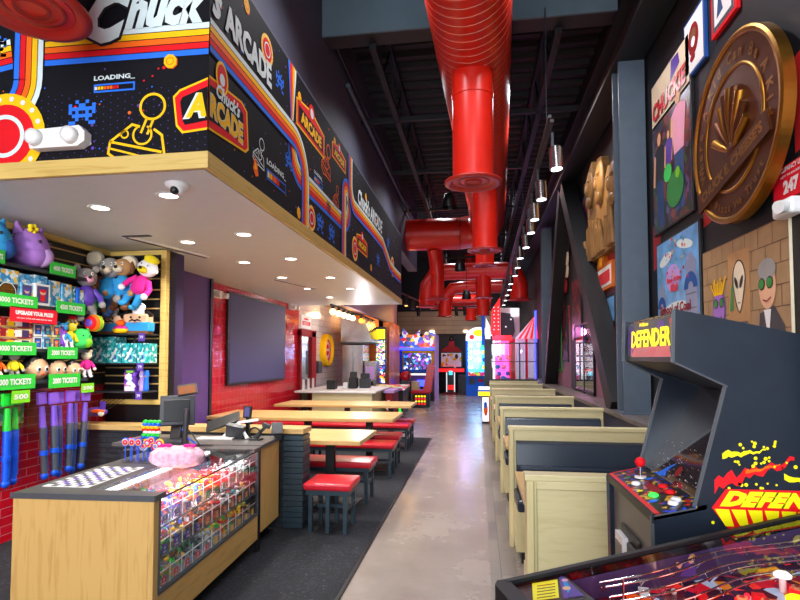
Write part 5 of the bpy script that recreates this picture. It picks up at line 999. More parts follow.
Fi.poly([(.50, pp(.5)+.02), (.52, pp(.5)+.055), (.55, pp(.5)+.05), (.55, pp(.5)+.015)], 'purple_lit', 2); Fi.disc(.535, pp(.5)+.062, .010, 'skin', 3); Fi.disc(.54, pp(.5)+.068, .010, 'plush_tan', 2); Fi.poly([(.50, pp(.5)+.04), (.485, pp(.5)+.05), (.49, pp(.5)+.06), (.51, pp(.5)+.055)], 'skin', 3)
m.build('side_art', t)
for k in range(3):
    m = MB(); P = []
    for i in range(22):
        x = .24+.022*i*1.4; P.append((x, -.065-.045*k-.03*sin(i*.35), pz(x, .035+.018*k)+.010*sin(i*.3)))
    for off in (-.014, .014): m.tube([(a, b+off, c) for a, b, c in P], .0028, 'chrome', 6)
    for a, b, c in P[::3]: m.tube([(a, b-.014, c), (a, b, c-.018), (a, b+.014, c)], .0024, 'chrome', 5)
    m.build('wire_ramp', pf)
for k in range(2):
    m = MB(); m.tube([(.27+.05*k, -.11-.12*k, pp(.3)), (.27+.05*k, -.11-.12*k, pp(.3)+.08)], .003, 'chrome', 6); m.build('ramp_post', pf)
random.seed(5)
for k in range(7):
    x = .33+.06*k+.02*(k % 2); y = -.20-.03*(k % 3); z = pp(x); m = MB(); m.tube([(x, y, z), (x, y, z+.03)], .016, 'lit_red', 14); m.tube([(x, y, z+.03), (x, y, z+.036)], .012, 'plush_tan', 14); m.tube([(x, y, z+.036), (x, y, z+.038)], .006, 'dark_red', 10); m.build('red_target', pf)
for x, y, c in ((.70, -.15, 'lit_white'), (.78, -.22, 'neon_magenta'), (.86, -.12, 'lit_yellow'), (.92, -.20, 'neon_magenta'), (.62, -.26, 'lit_yellow'), (.24, -.20, 'orange')):
    z = pp(x); m = MB(); m.tube([(x, y, z), (x, y, z+.035)], .008, 'white', 10); m.lathe([(.008, .035), (.020, .038), (.021, .044), (.014, .050), (0, .051)], (x, y, z), c, seg=20); m.build('bumper', pf)
m = MB()
for k in range(60):
    x = random.uniform(.22, 1.0); y = random.uniform(-.5, -.05); z = pp(x); c = random.choice(['red', 'art_red', 'orange', 'paper', 'clear_plastic', 'neon_red', 'clear_plastic', 'art_red'])
    if k % 2: m.obox((x, y, z+.012), (random.uniform(.008, .03), random.uniform(.004, .014), .004+.008*random.random()), (0, 0, random.random()*3), c)
    else: m.sph((x, y, z+.006), (.007, .007, .009), c, 8, 6)
m.build('lamps_and_plastics', pf, kind='stuff')
m = MB(); m.obox((.25, -.20, pp(.25)+.02), (.035, .008, .008), (0, 0, .4), 'yellow'); m.build('flipper', pf); m = MB(); m.obox((.25, -.38, pp(.25)+.02), (.035, .008, .008), (0, 0, -.4), 'yellow'); m.build('flipper', pf)
for x, y in ((.03, -.03), (.03, PW+.03), (PL-.05, -.03), (PL-.05, PW+.03)): m = MB(); m.bar((x, y, 0), (x, y, .5), .04, .04, 'steel'); m.build('leg', t)
m = MB(); m.box(PL+.01, PL+.16, PW+.0, -.12, .5, 1.75, 'black_gloss'); m.build('backbox', t, bev=.01)
light('pinball_glow', 'POINT', (.066+.5*cos(.337)+.25*sin(.337), 1.437+.5*sin(.337)-.25*cos(.337), 1.03), .5, (1, .25, .2), .05)

# ================================================================ ART ON THE RIGHT WALL
XR = 1.76
def framed(label, y0, y1, z0, z1, fr, name='wall_poster', cat='poster', th=.03, fw=.02, draw=None, bg='paper'):
    t = thing(name, label, cat, (XR-.01, (y0+y1)/2, z0))
    m = MB(); m.box(XR-th, XR-.002, y0, y1, z0, z1, fr); m.build('frame', t, bev=.003)
    m = MB(); F = Flat(m, (XR-th, y1, z0), (0, -1, 0), (0, 0, 1)); F.rect(fw, y1-y0-fw, fw, z1-z0-fw, bg, 1)
    if draw: draw(F, y1-y0, z1-z0)
    m.build('print', t); return t
def person_fig(F, u, v, h, shirt, legs, l=3, hair='plush_brown'):
    F.poly([(u-.09*h, v), (u-.01*h, v), (u, v+.4*h), (u+.01*h, v), (u+.10*h, v), (u+.09*h, v+.48*h), (u-.09*h, v+.48*h)], legs, l)
    F.poly([(u-.10*h, v+.46*h), (u+.10*h, v+.46*h), (u+.15*h, v+.78*h), (u+.05*h, v+.83*h), (u-.05*h, v+.83*h), (u-.15*h, v+.78*h)], shirt, l+1)
    F.disc(u, v+.91*h, .06*h, hair, l+1, .08*h); F.disc(u, v+.895*h, .05*h, 'skin', l+2, .065*h)
    F.poly([(u-.15*h, v+.78*h), (u-.19*h, v+.45*h), (u-.14*h, v+.44*h), (u-.10*h, v+.74*h)], 'skin', l+2)
def p_comic(F, w, h):
    F.rect(.02, w-.02, .02, h*.72, 'comic', 2); F.rect(.02, w-.02, h*.70, h-.02, 'plush_cream', 2)
    F.text('CHUCKIE', .06, h*.74, .17, 'art_red', 9, w=w*.86, bold=.035, align='L'); F.text('CHUCKIE', .064, h*.733, .18, 'black', 8, w=w*.87, bold=.05, align='L')
    F.poly([(w*.55, h*.86), (w*.78, h*.9), (w*.75, h*.97), (w*.58, h*.98)], 'purple_sign', 4)
    person_fig(F, w*.22, h*.04, h*.62, 'charcoal', 'denim'); person_fig(F, w*.72, h*.06, h*.74, 'plush_pink', 'denim', hair='plush_tan'); person_fig(F, w*.48, h*.20, h*.40, 'purple_sign', 'plush_brown', 6)
    F.disc(w*.62, h*.20, .20, 'green', 8, .16); F.disc(w*.45, h*.33, .10, 'plush_green', 9, .08); F.disc(w*.7, h*.28, .05, 'lime_sign', 10)
framed('tall comic-style poster headed CHUCKIE in red letters, left of the big bronze coin', 4.53, 5.50, 2.77, 4.27, 'black', draw=p_comic)
def p_sky(F, w, h):
    F.rect(.02, w-.02, .02, h-.02, 'sky_poster', 2); F.disc(w*.25, h*.80, .16, 'offwhite', 3, .05, rot=.2); F.disc(w*.7, h*.86, .18, 'offwhite', 3, .04, rot=-.2); F.disc(w*.42, h*.60, .17, 'plush_lilac', 3, .12); F.disc(w*.5, h*.3, .3, 'offwhite', 3, .07)
    for u, s in ((.14, .95), (.82, 1.25)):
        F.poly([(w*u-.10*s, .02), (w*u+.12*s, .02), (w*u+.09*s, h*.50*s), (w*u+.10*s, h*.53*s), (w*u, h*.62*s), (w*u-.09*s, h*.53*s), (w*u-.08*s, h*.50*s)], 'tower_grey', 4)
        for k in range(4): F.rect(w*u-.085*s, w*u+.09*s, h*(.12+.10*k)*s, h*(.127+.10*k)*s, 'column_steel', 5)
        F.ring(w*u, h*.36*s, .045*s, .11*s, 'plush_navy', 6, a0=0, a1=pi)
    random.seed(2)
    for k in range(40): F.disc(random.uniform(.22, .8)*w, random.uniform(.55, .97)*h, random.uniform(.008, .018), random.choice(['red', 'orange', 'yellow', 'red', 'teal', 'plush_pink']), 7, seg=5, rot=k)
    F.text('Rise of the', w*.46, h*.56, .045, 'art_red', 8, w=.34, bold=.05); F.text('Kid', w*.46, h*.47, .07, 'art_red', 8, w=.16, bold=.06)
    F.text('School of Cool', w*.46, h*.27, .085, 'dark_red', 8, w=w*.72, bold=.04)
framed('light blue castle poster reading School of Cool, below the comic-style poster', 4.43, 5.44, 1.72, 2.68, 'black', draw=p_sky)
def p_brick(F, w, h):
    F.rect(0, w, 0, h, 'brick_poster', 2)
    for r in range(8):
        F.rect(0, w, h*r/7-.003, h*r/7+.003, 'brick_line', 3)
        for c in range(8):
            u = (c+(r % 2)*.5)*w/7
            if u < w: F.rect(u-.003, u+.003, h*r/7, min(h, h*(r+1)/7), 'brick_line', 3)
    # generic purple round figure with sunglasses
    F.poly([(w*.12, h*.30), (w*.34, h*.30), (w*.31, h*.42), (w*.15, h*.42)], 'charcoal', 4); F.disc(w*.23, h*.49, .10, 'purple_sign', 5, .14); F.disc(w*.23, h*.49, .09, 'plush_purple', 6, .125)
    for k in range(9): F.line([(w*.23+(k-4)*.015, h*.60), (w*.23+(k-4)*.03+.01*(k % 2), h*(.70+.02*(k % 3)))], .016, 'yellow', 7)
    for q in (-1, 1): F.disc(w*.235+q*.045, h*.535, .036, 'black', 8); F.disc(w*.235+q*.045, h*.535, .028, 'green', 9)
    F.line([(w*.19, h*.42), (w*.235, h*.40), (w*.28, h*.425)], .008, 'purple_dark', 9)
    # wanted notice with a plain alien head
    F.rect(w*.36, w*.62, h*.26, h*.90, 'plush_tan', 4)
    head = [(w*.50+.085*cos(a)*(1 if sin(a) > 0 else .55+.45*(1+sin(a))), h*.68+(.13 if sin(a) > 0 else .22)*sin(a)) for a in [2*pi*k/28 for k in range(28)]]
    F.poly(head, 'plush_cream', 6); F.line(head, .010, 'black', 7, closed=True)
    for q in (-1, 1): F.disc(w*.5+q*.035, h*.66, .018, 'black', 8, .045, rot=-q*.45)
    F.line([(w*.485, h*.505), (w*.515, h*.505)], .006, 'black', 8)
    F.poly([(w*.40, h*.60), (w*.44, h*.74), (w*.425, h*.55), (w*.43, h*.46), (w*.38, h*.45)], 'green', 7)
    F.text('WANTED', w*.49, h*.30, .055, 'black', 8, w=w*.22, bold=.04)
    # plain grey-haired jacketed figure with sunglasses on the right
    F.poly([(w*.66, 0), (w*.98, 0), (w*.95, h*.30), (w*.86, h*.44), (w*.72, h*.40)], 'charcoal', 4); F.poly([(w*.76, h*.42), (w*.83, h*.42), (w*.80, h*.2)], 'paper', 5)
    F.disc(w*.80, h*.58, .095, 'skin', 6, .14); F.disc(w*.80, h*.69, .10, 'plush_grey', 7, .07)
    for q in (-1, 1): F.disc(w*.79+q*.045, h*.60, .038, 'black', 8); F.disc(w*.79+q*.045, h*.60, .030, 'green', 9)
    F.line([(w*.76, h*.49), (w*.80, h*.475), (w*.84, h*.50)], .008, 'dark_red', 9)
framed('wide brick-patterned WANTED poster with green sunglasses figures beside the big coin', 3.25, 4.40, 1.50, 2.39, 'plush_cream', draw=p_brick, th=.02, fw=0)
def p_small(F, w, h):
    F.rect(.03, w-.03, .03, h-.03, 'paper', 2); F.disc(w*.5, h*.55, .10, 'dark_red', 3, .13); F.disc(w*.5, h*.62, .06, 'plush_brown', 4, .05); F.disc(w*.5, h*.5, .04, 'plush_white', 5); F.text('CLUB', w*.5, h*.18, .05, 'dark_red', 4, w=.2, bold=.05) if False else None; F.disc(w*.45, h*.25, .05, 'dark_red', 4, .03)
framed('small blue-framed picture with dark red figure above the comic-style poster', 4.25, 4.65, 3.88, 4.36, 'plush_navy', draw=p_small)
def p_red(F, w, h): F.rect(.03, w-.03, .03, h-.03, 'column_steel', 2); F.rect(.06, w-.06, .06, h-.06, 'paper', 3); F.poly([(.1, .1), (.2, .12), (.14, .3)], 'denim', 4)
framed('red-framed picture cut by the top edge of the photo above the coin', 3.75, 4.13, 3.93, 4.48, 'red', draw=p_red, fw=.03)
# mural blocks of red, and pink neon light painted onto the black wall
m = MB(); F = Flat(m, (XR, 0, 0), (0, -1, 0), (0, 0, 1))
F.poly([(-5.62, 2.45), (-5.40, 2.50), (-5.40, 2.95), (-5.62, 2.90)], 'mural_red', 1); F.poly([(-4.42, 2.60), (-3.9, 2.66), (-3.9, 3.05), (-4.42, 2.95)], 'mural_red', 1); F.poly([(-3.2, 2.72), (-2.0, 2.95), (-2.0, 3.6), (-3.2, 3.25)], 'mural_red', 1)
F.poly([(-8.9, 1.0), (-6.0, 1.0), (-6.0, 3.05), (-8.9, 2.75)], 'pink_neon_wash', 1); F.poly([(-12.2, 1.0), (-10.5, 1.0), (-10.5, 2.3), (-12.2, 2.3)], 'pink_neon_wash', 1); F.poly([(-8.7, 2.62), (-6.4, 2.88), (-6.4, 3.1), (-8.7, 2.86)], 'mural_red', 2); F.poly([(-12.5, 2.3), (-10.6, 2.2), (-10.6, 2.6), (-12.5, 2.75)], 'mural_red', 2)
m.build('mural_and_pink_wash', wall_r)
# bronze coin
t = thing('giant_coin', 'huge bronze coin relief with raised lettering on the black right wall', 'wall decoration', (1.70, 3.68, 2.45)); cy, cz, R = 3.68, 3.07, .605
m = MB(); m.lathe([(0, -.045), (R, -.045), (R, -.11), (R-.015, -.12), (R-.035, -.118), (R-.045, -.105), (0, -.105)], (XR-.005, cy, cz), 'gold', 'X', 96, False); m.lathe([(0, 0), (R*.8, 0), (R*.8, -.05)], (XR-.005, cy, cz), 'black', 'X', 40); m.build('disc', t)
m = MB(); m.lathe([(0, -.106), (R-.045, -.106), (R-.04, -.104)], (XR-.005, cy, cz), 'bronze', 'X', 96, False); m.lathe([(R-.20, -.105), (R-.205, -.116), (R-.22, -.116), (R-.225, -.105)], (XR-.005, cy, cz), 'gold', 'X', 80); m.build('face_relief', t)
m = MB(); F = Flat(m, (XR-.116, cy, cz), (0, -1, 0), (0, 0, 1)); F.arctext('Where A Kid Can Be A Kid.', 0, 0, .475, .075, 'gold', radians(205), radians(-25), 1); F.arctext('In Pizza We Trust', 0, 0, .50, .055, 'gold', radians(222), radians(318), 1, flip=True)
m.build('lettering', t)
m = MB(); F = Flat(m, (XR-.125, cy, cz), (0, -1, 0), (0, 0, 1)); m.bar((XR-.122, cy+.50, cz-.36), (XR-.122, cy-.47, cz-.14), .02, .14, 'bronze')
F.text("CHUCK E. CHEESE'S", 0, -.275, .075, 'gold', 7, w=.86, bold=.05, rot=radians(12.8)); m.build('banner', t)
# plain shell-like relief in the middle (no figure)
m = MB()
for k in range(9):
    a = radians(20+17.5*k); p0 = (XR-.105, cy, cz-.15); p1 = (XR-.115, cy-cos(a)*.24, cz-.15+sin(a)*.42); m.tube([p0, ((p0[0]+p1[0])/2-.01, (p0[1]+p1[1])/2, (p0[2]+p1[2])/2), p1], [.012, .026, .032], 'bronze' if k % 2 else 'gold', 10)
m.sph((XR-.10, cy, cz-.12), (.03, .11, .08), 'bronze', 18, 10); m.build('center_relief', t)
# capacity sign, emergency lamp
m = MB(); m.box(XR-.012, XR, 3.08, 3.41, 2.485, 2.68, 'red_sign'); F = Flat(m, (XR-.012, 3.41, 2.485), (0, -1, 0), (0, 0, 1)); F.text('OCCUPANCY LIMIT', .18, .16, .028, 'white', 1, w=.30, bold=.03); F.text('NOT TO EXCEED', .18, .128, .014, 'white', 1, w=.2); F.text('247', .18, .03, .08, 'white', 1, w=.15, bold=.06); tag(m.build('capacity_sign'), 'red occupancy sign with the number 247 on the right wall', 'sign')
t = thing('emergency_light', 'white emergency lamp at the right photo edge under the red 247 sign', 'emergency light', (XR-.05, 3.17, 2.36))
m = MB(); m.box(XR-.09, XR-.005, 3.10, 3.29, 2.365, 2.46, 'white'); m.build('housing', t, bev=.02); m = MB(); m.tube([(XR-.09, 3.14, 2.41), (XR-.14, 3.12, 2.40)], .035, 'white', 14); m.build('lamp_head', t)
# carved relief of rocky heads
t = thing('carved_relief', 'golden wood relief of carved rocky heads high on the far right wall', 'wall decoration', (XR-.1, 7.35, 2.95))
m = MB(); m.prism([(6.35, 2.95), (6.35, 4.0), (6.65, 4.35), (6.8, 3.95), (7.0, 4.05), (7.2, 3.9), (7.35, 4.3), (7.6, 4.35), (7.8, 4.1), (7.95, 4.45), (8.25, 4.35), (8.3, 2.98)], XR-.10, XR-.005, 'wood_relief', 'X'); m.build('backing', t, bev=.02)
m = MB(); random.seed(9)
for k, (y, z, s) in enumerate(((6.7, 3.72, .20), (7.4, 3.95, .22), (8.0, 4.05, .2))):
    m.sph((XR-.11, y, z), (.06, s, s*1.35), 'wood_relief', 16, 12); m.sph((XR-.17, y, z-.02), (.03, .04, .08), 'wood_relief', 10, 8)
    for q in (-1, 1): m.sph((XR-.16, y+q*.09, z+.09), (.02, .05, .025), 'wood_relief', 8, 6)
    m.sph((XR-.14, y, z-.2), (.04, .13, .09), 'wood_relief', 10, 8)
for k in range(26): y = random.uniform(6.6, 8.2); m.tube([(XR-.11, y, 3.0), (XR-.15, y+random.uniform(-.1, .1), random.uniform(3.3, 3.6))], [.05, .025], 'wood_relief', 8)
m.build('carved_heads', t)
framed('orange and white badge-shaped sign under the carved relief', 7.15, 8.15, 2.62, 2.93, 'orange_sticker', 'wall_sign', 'sign', draw=lambda F, w, h: (F.rect(.04, w-.04, .04, h-.04, 'paper', 2), F.rect(.08, w-.08, .07, h-.12, 'art_red', 3), F.text('PIZZA', w/2, h*.3, .1, 'yellow', 4, w=w*.6, bold=.06)) and None) if False else None
t = thing('wall_sign', 'orange and white badge-shaped sign under the carved relief', 'sign', (XR-.04, 7.7, 2.5))
m = MB(); m.prism([(7.05, 2.50), (8.25, 2.50), (8.25, 2.78), (7.95, 2.84), (7.75, 3.02), (7.55, 3.02), (7.4, 2.86), (7.05, 2.84)], XR-.06, XR-.005, 'orange_sticker', 'X'); m.build('board', t); m = MB(); m.prism([(7.1, 2.54), (8.2, 2.54), (8.2, 2.75), (7.9, 2.80), (7.1, 2.80)], XR-.065, XR-.06, 'paper', 'X'); m.prism([(7.15, 2.58), (8.15, 2.58), (8.15, 2.74), (7.15, 2.74)], XR-.07, XR-.065, 'art_red', 'X'); m.prism([(7.6, 2.84), (7.72, 2.84), (7.72, 2.98), (7.6, 2.98)], XR-.07, XR-.06, 'yellow', 'X'); m.build('print', t)
for lab, a in (('tall dark red picture with pale figure right of the orange badge sign', (6.55, 6.98, 2.22, 2.95, 'column_steel', 'comic_red')),
               ('small black-framed pale blue picture on the pink-lit wall', (7.05, 7.6, 2.02, 2.42, 'black', 'sky_poster')),
               ('upright orange-framed black and white picture near the steel column', (6.28, 6.78, 1.45, 2.12, 'orange_sticker', 'comic')),
               ('yellow-edged poster behind the leaning black brace', (8.35, 8.75, 2.55, 3.4, 'yellow', 'comic')),
               ('dark red film poster left of the brace', (9.3, 10.2, 1.9, 3.0, 'black', 'comic_red')),
               ('grey poster high up left of the carved relief', (8.5, 9.2, 3.4, 4.2, 'charcoal', 'comic_red')),
               ('bright comic poster between the two leaning braces', (10.7, 11.4, 1.5, 2.6, 'black', 'comic_red')),
               ('narrow green-edged poster farther along the right wall', (11.5, 12.1, 1.3, 2.5, 'green', 'comic'))):
    framed(lab, *a[:5], bg=a[5], fw=.04)
m = MB(); m.box(XR-.03, XR, 6.02, 6.16, 1.02, 2.35, 'teal'); tag(m.build('painted_board'), 'narrow green upright panel beside the steel column', 'panel')
t = thing('wall_collage', 'round dark cluster of small pictures between the braces high on the wall', 'wall decoration', (XR-.03, 11.0, 2.8)); 
for k in range(12):
    y = 11+.55*cos(k*2.4)*sqrt(k/12); z = 3.35+.5*sin(k*2.4)*sqrt(k/12); m = MB(); m.lathe([(0, -.03), (.14, -.03), (.15, 0)], (XR-.005-.003*k, y, z), ['bronze', 'plush_brown', 'dark_red', 'charcoal', 'plush_cream'][k % 5], 'X', 18); m.build('round_picture', t)
# glass openings in the right wall with lights reflected in them
m = MB(); m.box(XR-.03, XR-.005, 8.35, 9.9, 1.02, 2.15, 'smoked')
for y in (8.35, 9.1, 9.88): m.box(XR-.04, XR, y, y+.03, 1.0, 2.15, 'black')
for z in (1.02, 1.6, 2.13): m.box(XR-.04, XR, 8.35, 9.9, z, z+.03, 'black')
m.box(XR-.006, XR-.004, 8.38, 9.88, 1.04, 2.13, 'steel'); struct(m, 'window_2')
light('pink_wall_glow', 'POINT', (1.45, 8.2, 1.8), 3, (1, .4, .65), .05); light('blue_wall_glow', 'POINT', (1.3, 14.5, 3.0), 9, (.25, .3, 1), .05)
light('carved_relief_spot', 'SPOT', (.9, 7.2, 4.4), 45, (1, .82, .5), .05, spot=60, rot=(0, radians(-52), 0))

# ================================================================ KITCHEN SIDE
t = thing('door', 'grey swing door in a thick red frame on the white tiled wall', 'door', (-3.97, 11.95, 0))
m = MB(); m.box(-4.0, -3.93, 11.42, 11.52, 0, 2.2, 'dark_red'); m.box(-4.0, -3.90, 12.15, 12.5, 0, 2.2, 'dark_red'); m.box(-4.0, -3.90, 11.42, 12.5, 2.08, 2.24, 'dark_red'); m.build('frame', t, bev=.004)
m = MB(); m.box(-4.0, -3.95, 11.52, 12.15, 0, 2.08, 'steel'); d = m.build('leaf', t); m = MB(); m.box(-3.95, -3.945, 11.85, 12.0, 1.2, 1.75, 'charcoal'); m.build('window_slot', d)
m = MB(); m.box(-4.0, -3.985, 11.62, 12.35, 2.27, 2.58, 'paper'); F = Flat(m, (-3.985, 11.62, 2.27), (0, 1, 0), (0, 0, 1)); F.text('RESTROOMS', .36, .07, .10, 'red', 1, w=.6, bold=.05); F.rect(.2, .5, .2, .24, 'red', 1); tag(m.build('wall_sign'), 'white restrooms sign with red lettering above the grey door', 'sign')
t = thing('round_sign', 'round sign with thick yellow rim on the white tiled wall', 'sign', (-3.9, 13.5, 1.38))
m = MB(); m.lathe([(.30, .10), (.34, .16), (.40, .16), (.42, .12), (.42, 0)], (-4.0, 13.5, 1.79), 'yellow', 'X', 40); m.build('rim', t); m = MB(); m.lathe([(0, .09), (.31, .09)], (-4.0, 13.5, 1.79), 'plush_pink', 'X', 40); F = Flat(m, (-3.908, 13.5, 1.79), (0, 1, 0), (0, 0, 1)); F.ring(0, 0, .22, .28, 'red', 1); F.disc(0, 0, .15, 'red', 1); F.text('ARCADE', 0, -.03, .07, 'white', 2, w=.24, bold=.05); m.build('face', t)
m = MB(); m.box(-4.0, -3.88, 12.62, 12.95, 1.2, 1.5, 'charcoal'); tag(m.build('towel_dispenser', bev=.02), 'dark towel dispenser below the round yellow sign', 'dispenser')
t = thing('kitchen_counter', 'kitchen pickup counter with pale wood front and white top', 'counter', (-2.8, 12, 0))
m = MB(); m.box(-3.5, -2.2, 10.95, 12.9, 0, .84, 'ash_h'); m.build('body', t); m = MB(); m.box(-3.88, -2.12, 10.9, 13.0, .84, .88, 'white'); m.build('worktop', t, bev=.005)
for i, (x, y, w, h, c) in enumerate(((-3.25, 11.6, .10, .20, 'black'), (-2.85, 12.0, .09, .26, 'black'), (-2.62, 12.2, .12, .22, 'charcoal'), (-3.0, 11.9, .05, .14, 'paper'))):
    t = thing('counter_device', ['black box at the left of the kitchen counter', 'black receipt printer with raised screen on the kitchen counter', 'dark grey terminal at the right of the kitchen counter', 'small white cup stack on the kitchen counter'][i], 'appliance', (x, y, .88))
    m = MB(); m.box(x-w, x+w, y-.1, y+.1, .88, .88+h, c); m.build('housing', t, bev=.01)
    if i in (1, 2): m = MB(); m.obox((x, y, .88+h+.06), (w*.9, .015, .06), (radians(-15), 0, .2), 'black'); m.build('screen', t, bev=.004)
for i in range(5):
    m = MB(); y = 11.1+.17*i; m.tube([(-3.75, y, .88), (-3.75, y, 1.12+.03*(i % 2))], [.03, .025], 'clear_plastic' if i % 2 else 'white', 12); tag(m.build('cup_stack'), 'tall stack of cups by the white tiles, %s from the left' % ['first', 'second', 'third', 'fourth', 'fifth'][i], 'cups', 'cup stacks on the kitchen counter')
t = thing('range_hood', 'stainless steel kitchen hood above the cooking line', 'hood', (-3.3, 14.4, 2.0))
m = MB(); m.prism([(-3.68, 2.0), (-2.85, 2.0), (-2.85, 2.1), (-3.0, 2.65), (-3.68, 2.65)], 14.0, 15.2, 'steel'); m.build('canopy', t, bev=.005); m = MB(); m.box(-3.69, -2.83, 13.98, 15.22, 1.97, 2.01, 'charcoal'); m.build('rim', t)
t = thing('stainless_unit', 'tall stainless steel kitchen unit below the hood', 'appliance', (-3.4, 14.3, 0)); m = MB(); m.box(-3.66, -3.08, 14.05, 14.9, 0, 1.94, 'steel'); m.build('body', t, bev=.01); m = MB(); m.box(-3.36, -3.35, 14.03, 14.05, .3, 1.9, 'charcoal'); m.build('door_gap', t)
t = thing('drink_machine', 'lilac lit drink machine beside the stainless unit', 'appliance', (-2.9, 14.4, 0)); m = MB(); m.box(-3.05, -2.72, 14.1, 14.6, 0, 1.5, 'steel'); m.build('body', t, bev=.01); m = MB(); m.box(-3.0, -2.77, 14.085, 14.1, 1.0, 1.35, 'plush_lilac'); m.build('panel', t); m = MB(); m.box(-3.05, -2.8, 14.05, 14.12, .85, .95, 'black'); m.build('tray', t)
t = thing('bulb_light', 'row of round glowing bulbs hanging over the kitchen counter', 'light fixture', (-3.1, 12, 2.5))
m = MB(); m.bar((-3.1, 10.95, 2.72), (-3.1, 15.8, 2.72), .04, .03, 'flange_brown'); m.build('rail', t)
for i, y in enumerate((11.1, 11.6, 12.05, 12.5, 12.95)): m = MB(); m.tube([(-3.1, y, 2.71), (-3.1, y, 2.64)], .035, 'charcoal', 12); m.sph((-3.1, y, 2.58), .065, 'bulb_glow', 14, 10); m.build('bulb', t)
for i, y in enumerate((13.9, 14.4, 14.9, 15.4)): m = MB(); m.tube([(-3.1, y, 2.71), (-3.1, y, 2.64)], .03, 'charcoal', 12); m.sph((-3.1, y, 2.58), .06, 'bulb_glow' if i > 1 else 'bulb_amber', 14, 10); m.build('bulb', t)
light('kitchen_warm', 'POINT', (-3.4, 14.6, 2.8), 14, (1, .72, .38), .1); light('orange_uplight', 'POINT', (-2.3, 17.4, 3.0), 16, (1, .5, .1), .1); light('kitchen_white', 'POINT', (-2.7, 12.3, 2.1), 34, (1, .93, .98), .1)
t = thing('menu_tower', 'tall lit menu tower of yellow, blue and pink panels by the orange wall', 'menu board', (-2.82, 15.4, 0)); m = MB(); m.box(-2.98, -2.68, 15.32, 15.5, 0, 2.5, 'black'); m.build('frame', t)
for i, (z0, z1, c) in enumerate(((1.75, 2.1, 'menu_art'), (1.38, 1.72, 'menu_art'), (.85, 1.34, 'shelf_lights'), (2.14, 2.42, 'lit_yellow'))): m = MB(); m.box(-2.96, -2.70, 15.31, 15.32, z0, z1, c); m.build('lit_panel', t)
t = thing('drink_cooler', 'low red and white round-logo cooler at the end of the kitchen counter', 'cooler', (-2.3, 12.4, 0)); m = MB(); m.box(-2.10, -1.95, 12.0, 13.0, 0, .78, 'dark_red'); m.box(-2.14, -1.90, 11.95, 13.05, .78, .84, 'plush_lilac'); m.build('body', t); m = MB(); F = Flat(m, (0, 12.0, 0), (1, 0, 0), (0, 0, 1)); F.disc(-2.03, .5, .07, 'paper', 1, .12); F.disc(-2.03, .5, .04, 'plush_pink', 2, .08); m.build('logo_print', t)

# ================================================================ FAR ARCADE
t = thing('game_table', 'low arcade table with bright multicoloured top and dark skirt', 'arcade machine', (-2.3, 14.2, 0))
m = MB(); m.box(-2.7, -1.95, 13.8, 14.8, .1, .74, 'black'); m.build('skirt', t, bev=.01); m = MB(); m.prism([(13.75, .74), (14.85, .80), (14.85, .84), (13.75, .78)], -2.75, -1.9, 'airhockey', 'X'); m.build('top', t)
m = MB(); F = Flat(m, (0, 13.8, 0), (1, 0, 0), (0, 0, 1)); F.poly([(-2.20, .15), (-1.98, .15), (-2.03, .34), (-2.10, .40), (-2.17, .30)], 'lit_green', 1); F.poly([(-2.13, .2), (-2.05, .2), (-2.08, .28)], 'black', 2); F.poly([(-2.62, .3), (-2.35, .2), (-2.35, .5), (-2.6, .6)], 'purple_sign', 1); m.build('skirt_print', t)
t = thing('racing_cabinet', 'tall racing arcade cabinet with lit marquee art and yellow-framed screen', 'arcade machine', (-2.2, 19.9, 0))
m = MB(); m.box(-2.9, -1.55, 19.6, 20.4, 0, 1.05, 'black'); m.box(-2.9, -1.55, 19.75, 20.4, 1.05, 2.0, 'blue'); m.box(-1.58, -1.50, 19.4, 20.45, 0, 2.45, 'plush_lilac'); m.box(-2.95, -2.88, 19.4, 20.45, 0, 2.0, 'purple_sign'); m.build('body', t)
m = MB(); m.box(-2.8, -1.62, 19.70, 19.75, 1.15, 1.80, 'yellow'); m.box(-2.8, -1.62, 19.68, 19.75, 1.80, 1.86, 'yellow'); m.build('screen_surround', t); m = MB(); m.box(-2.75, -1.72, 19.67, 19.70, 1.15, 1.76, 'arcade_screen'); m.build('screen', t)
m = MB(); m.prism([(-2.9, 1.95), (-1.55, 1.95), (-1.55, 2.5), (-1.9, 2.55), (-2.05, 2.35), (-2.15, 2.4), (-2.1, 2.65), (-2.3, 2.45), (-2.55, 2.45), (-2.75, 2.68), (-2.8, 2.4), (-2.9, 2.35)], 19.5, 19.6, 'marquee_art'); m.box(-2.9, -1.55, 19.45, 19.62, 1.88, 1.97, 'neon_blue'); m.build('marquee', t)
m = MB(); m.box(-2.75, -1.7, 19.3, 19.6, .7, 1.02, 'purple_lit'); m.box(-2.7, -1.75, 19.28, 19.30, .95, 1.02, 'lit_white'); m.box(-2.2, -1.75, 19.28, 19.3, .55, .78, 'neon_blue'); m.build('dash', t)
def seat(x, y, lab):
    t = thing('racing_chair', lab, 'arcade seat', (x, y, 0))
    m = MB(); m.box(x-.28, x+.25, y-.3, y+.3, 0, .44, 'black'); m.build('base', t, bev=.02); m = MB()
    for i in range(4):
        for j in range(4): m.box(x-.18+.09*i, x-.12+.09*i, y-.305, y-.30, .1+.08*j, .15+.08*j, ['lit_red', 'lit_yellow'][(j) % 2])
    m.build('light_grid', t)
    m = MB(); m.box(x-.32, x+.28, y-.28, y+.3, .44, .55, 'vinyl_red'); m.build('cushion', t, bev=.04)
    m = MB(); m.prism([(x+.05, .50), (x+.30, .48), (x+.42, 1.28), (x+.34, 1.42), (x+.22, 1.38)], y-.25, y+.25, 'vinyl_red'); m.build('backrest', t, bev=.05)
seat(-1.80, 17.1, 'red moulded racing seat on a black base in front of the racing cabinet')
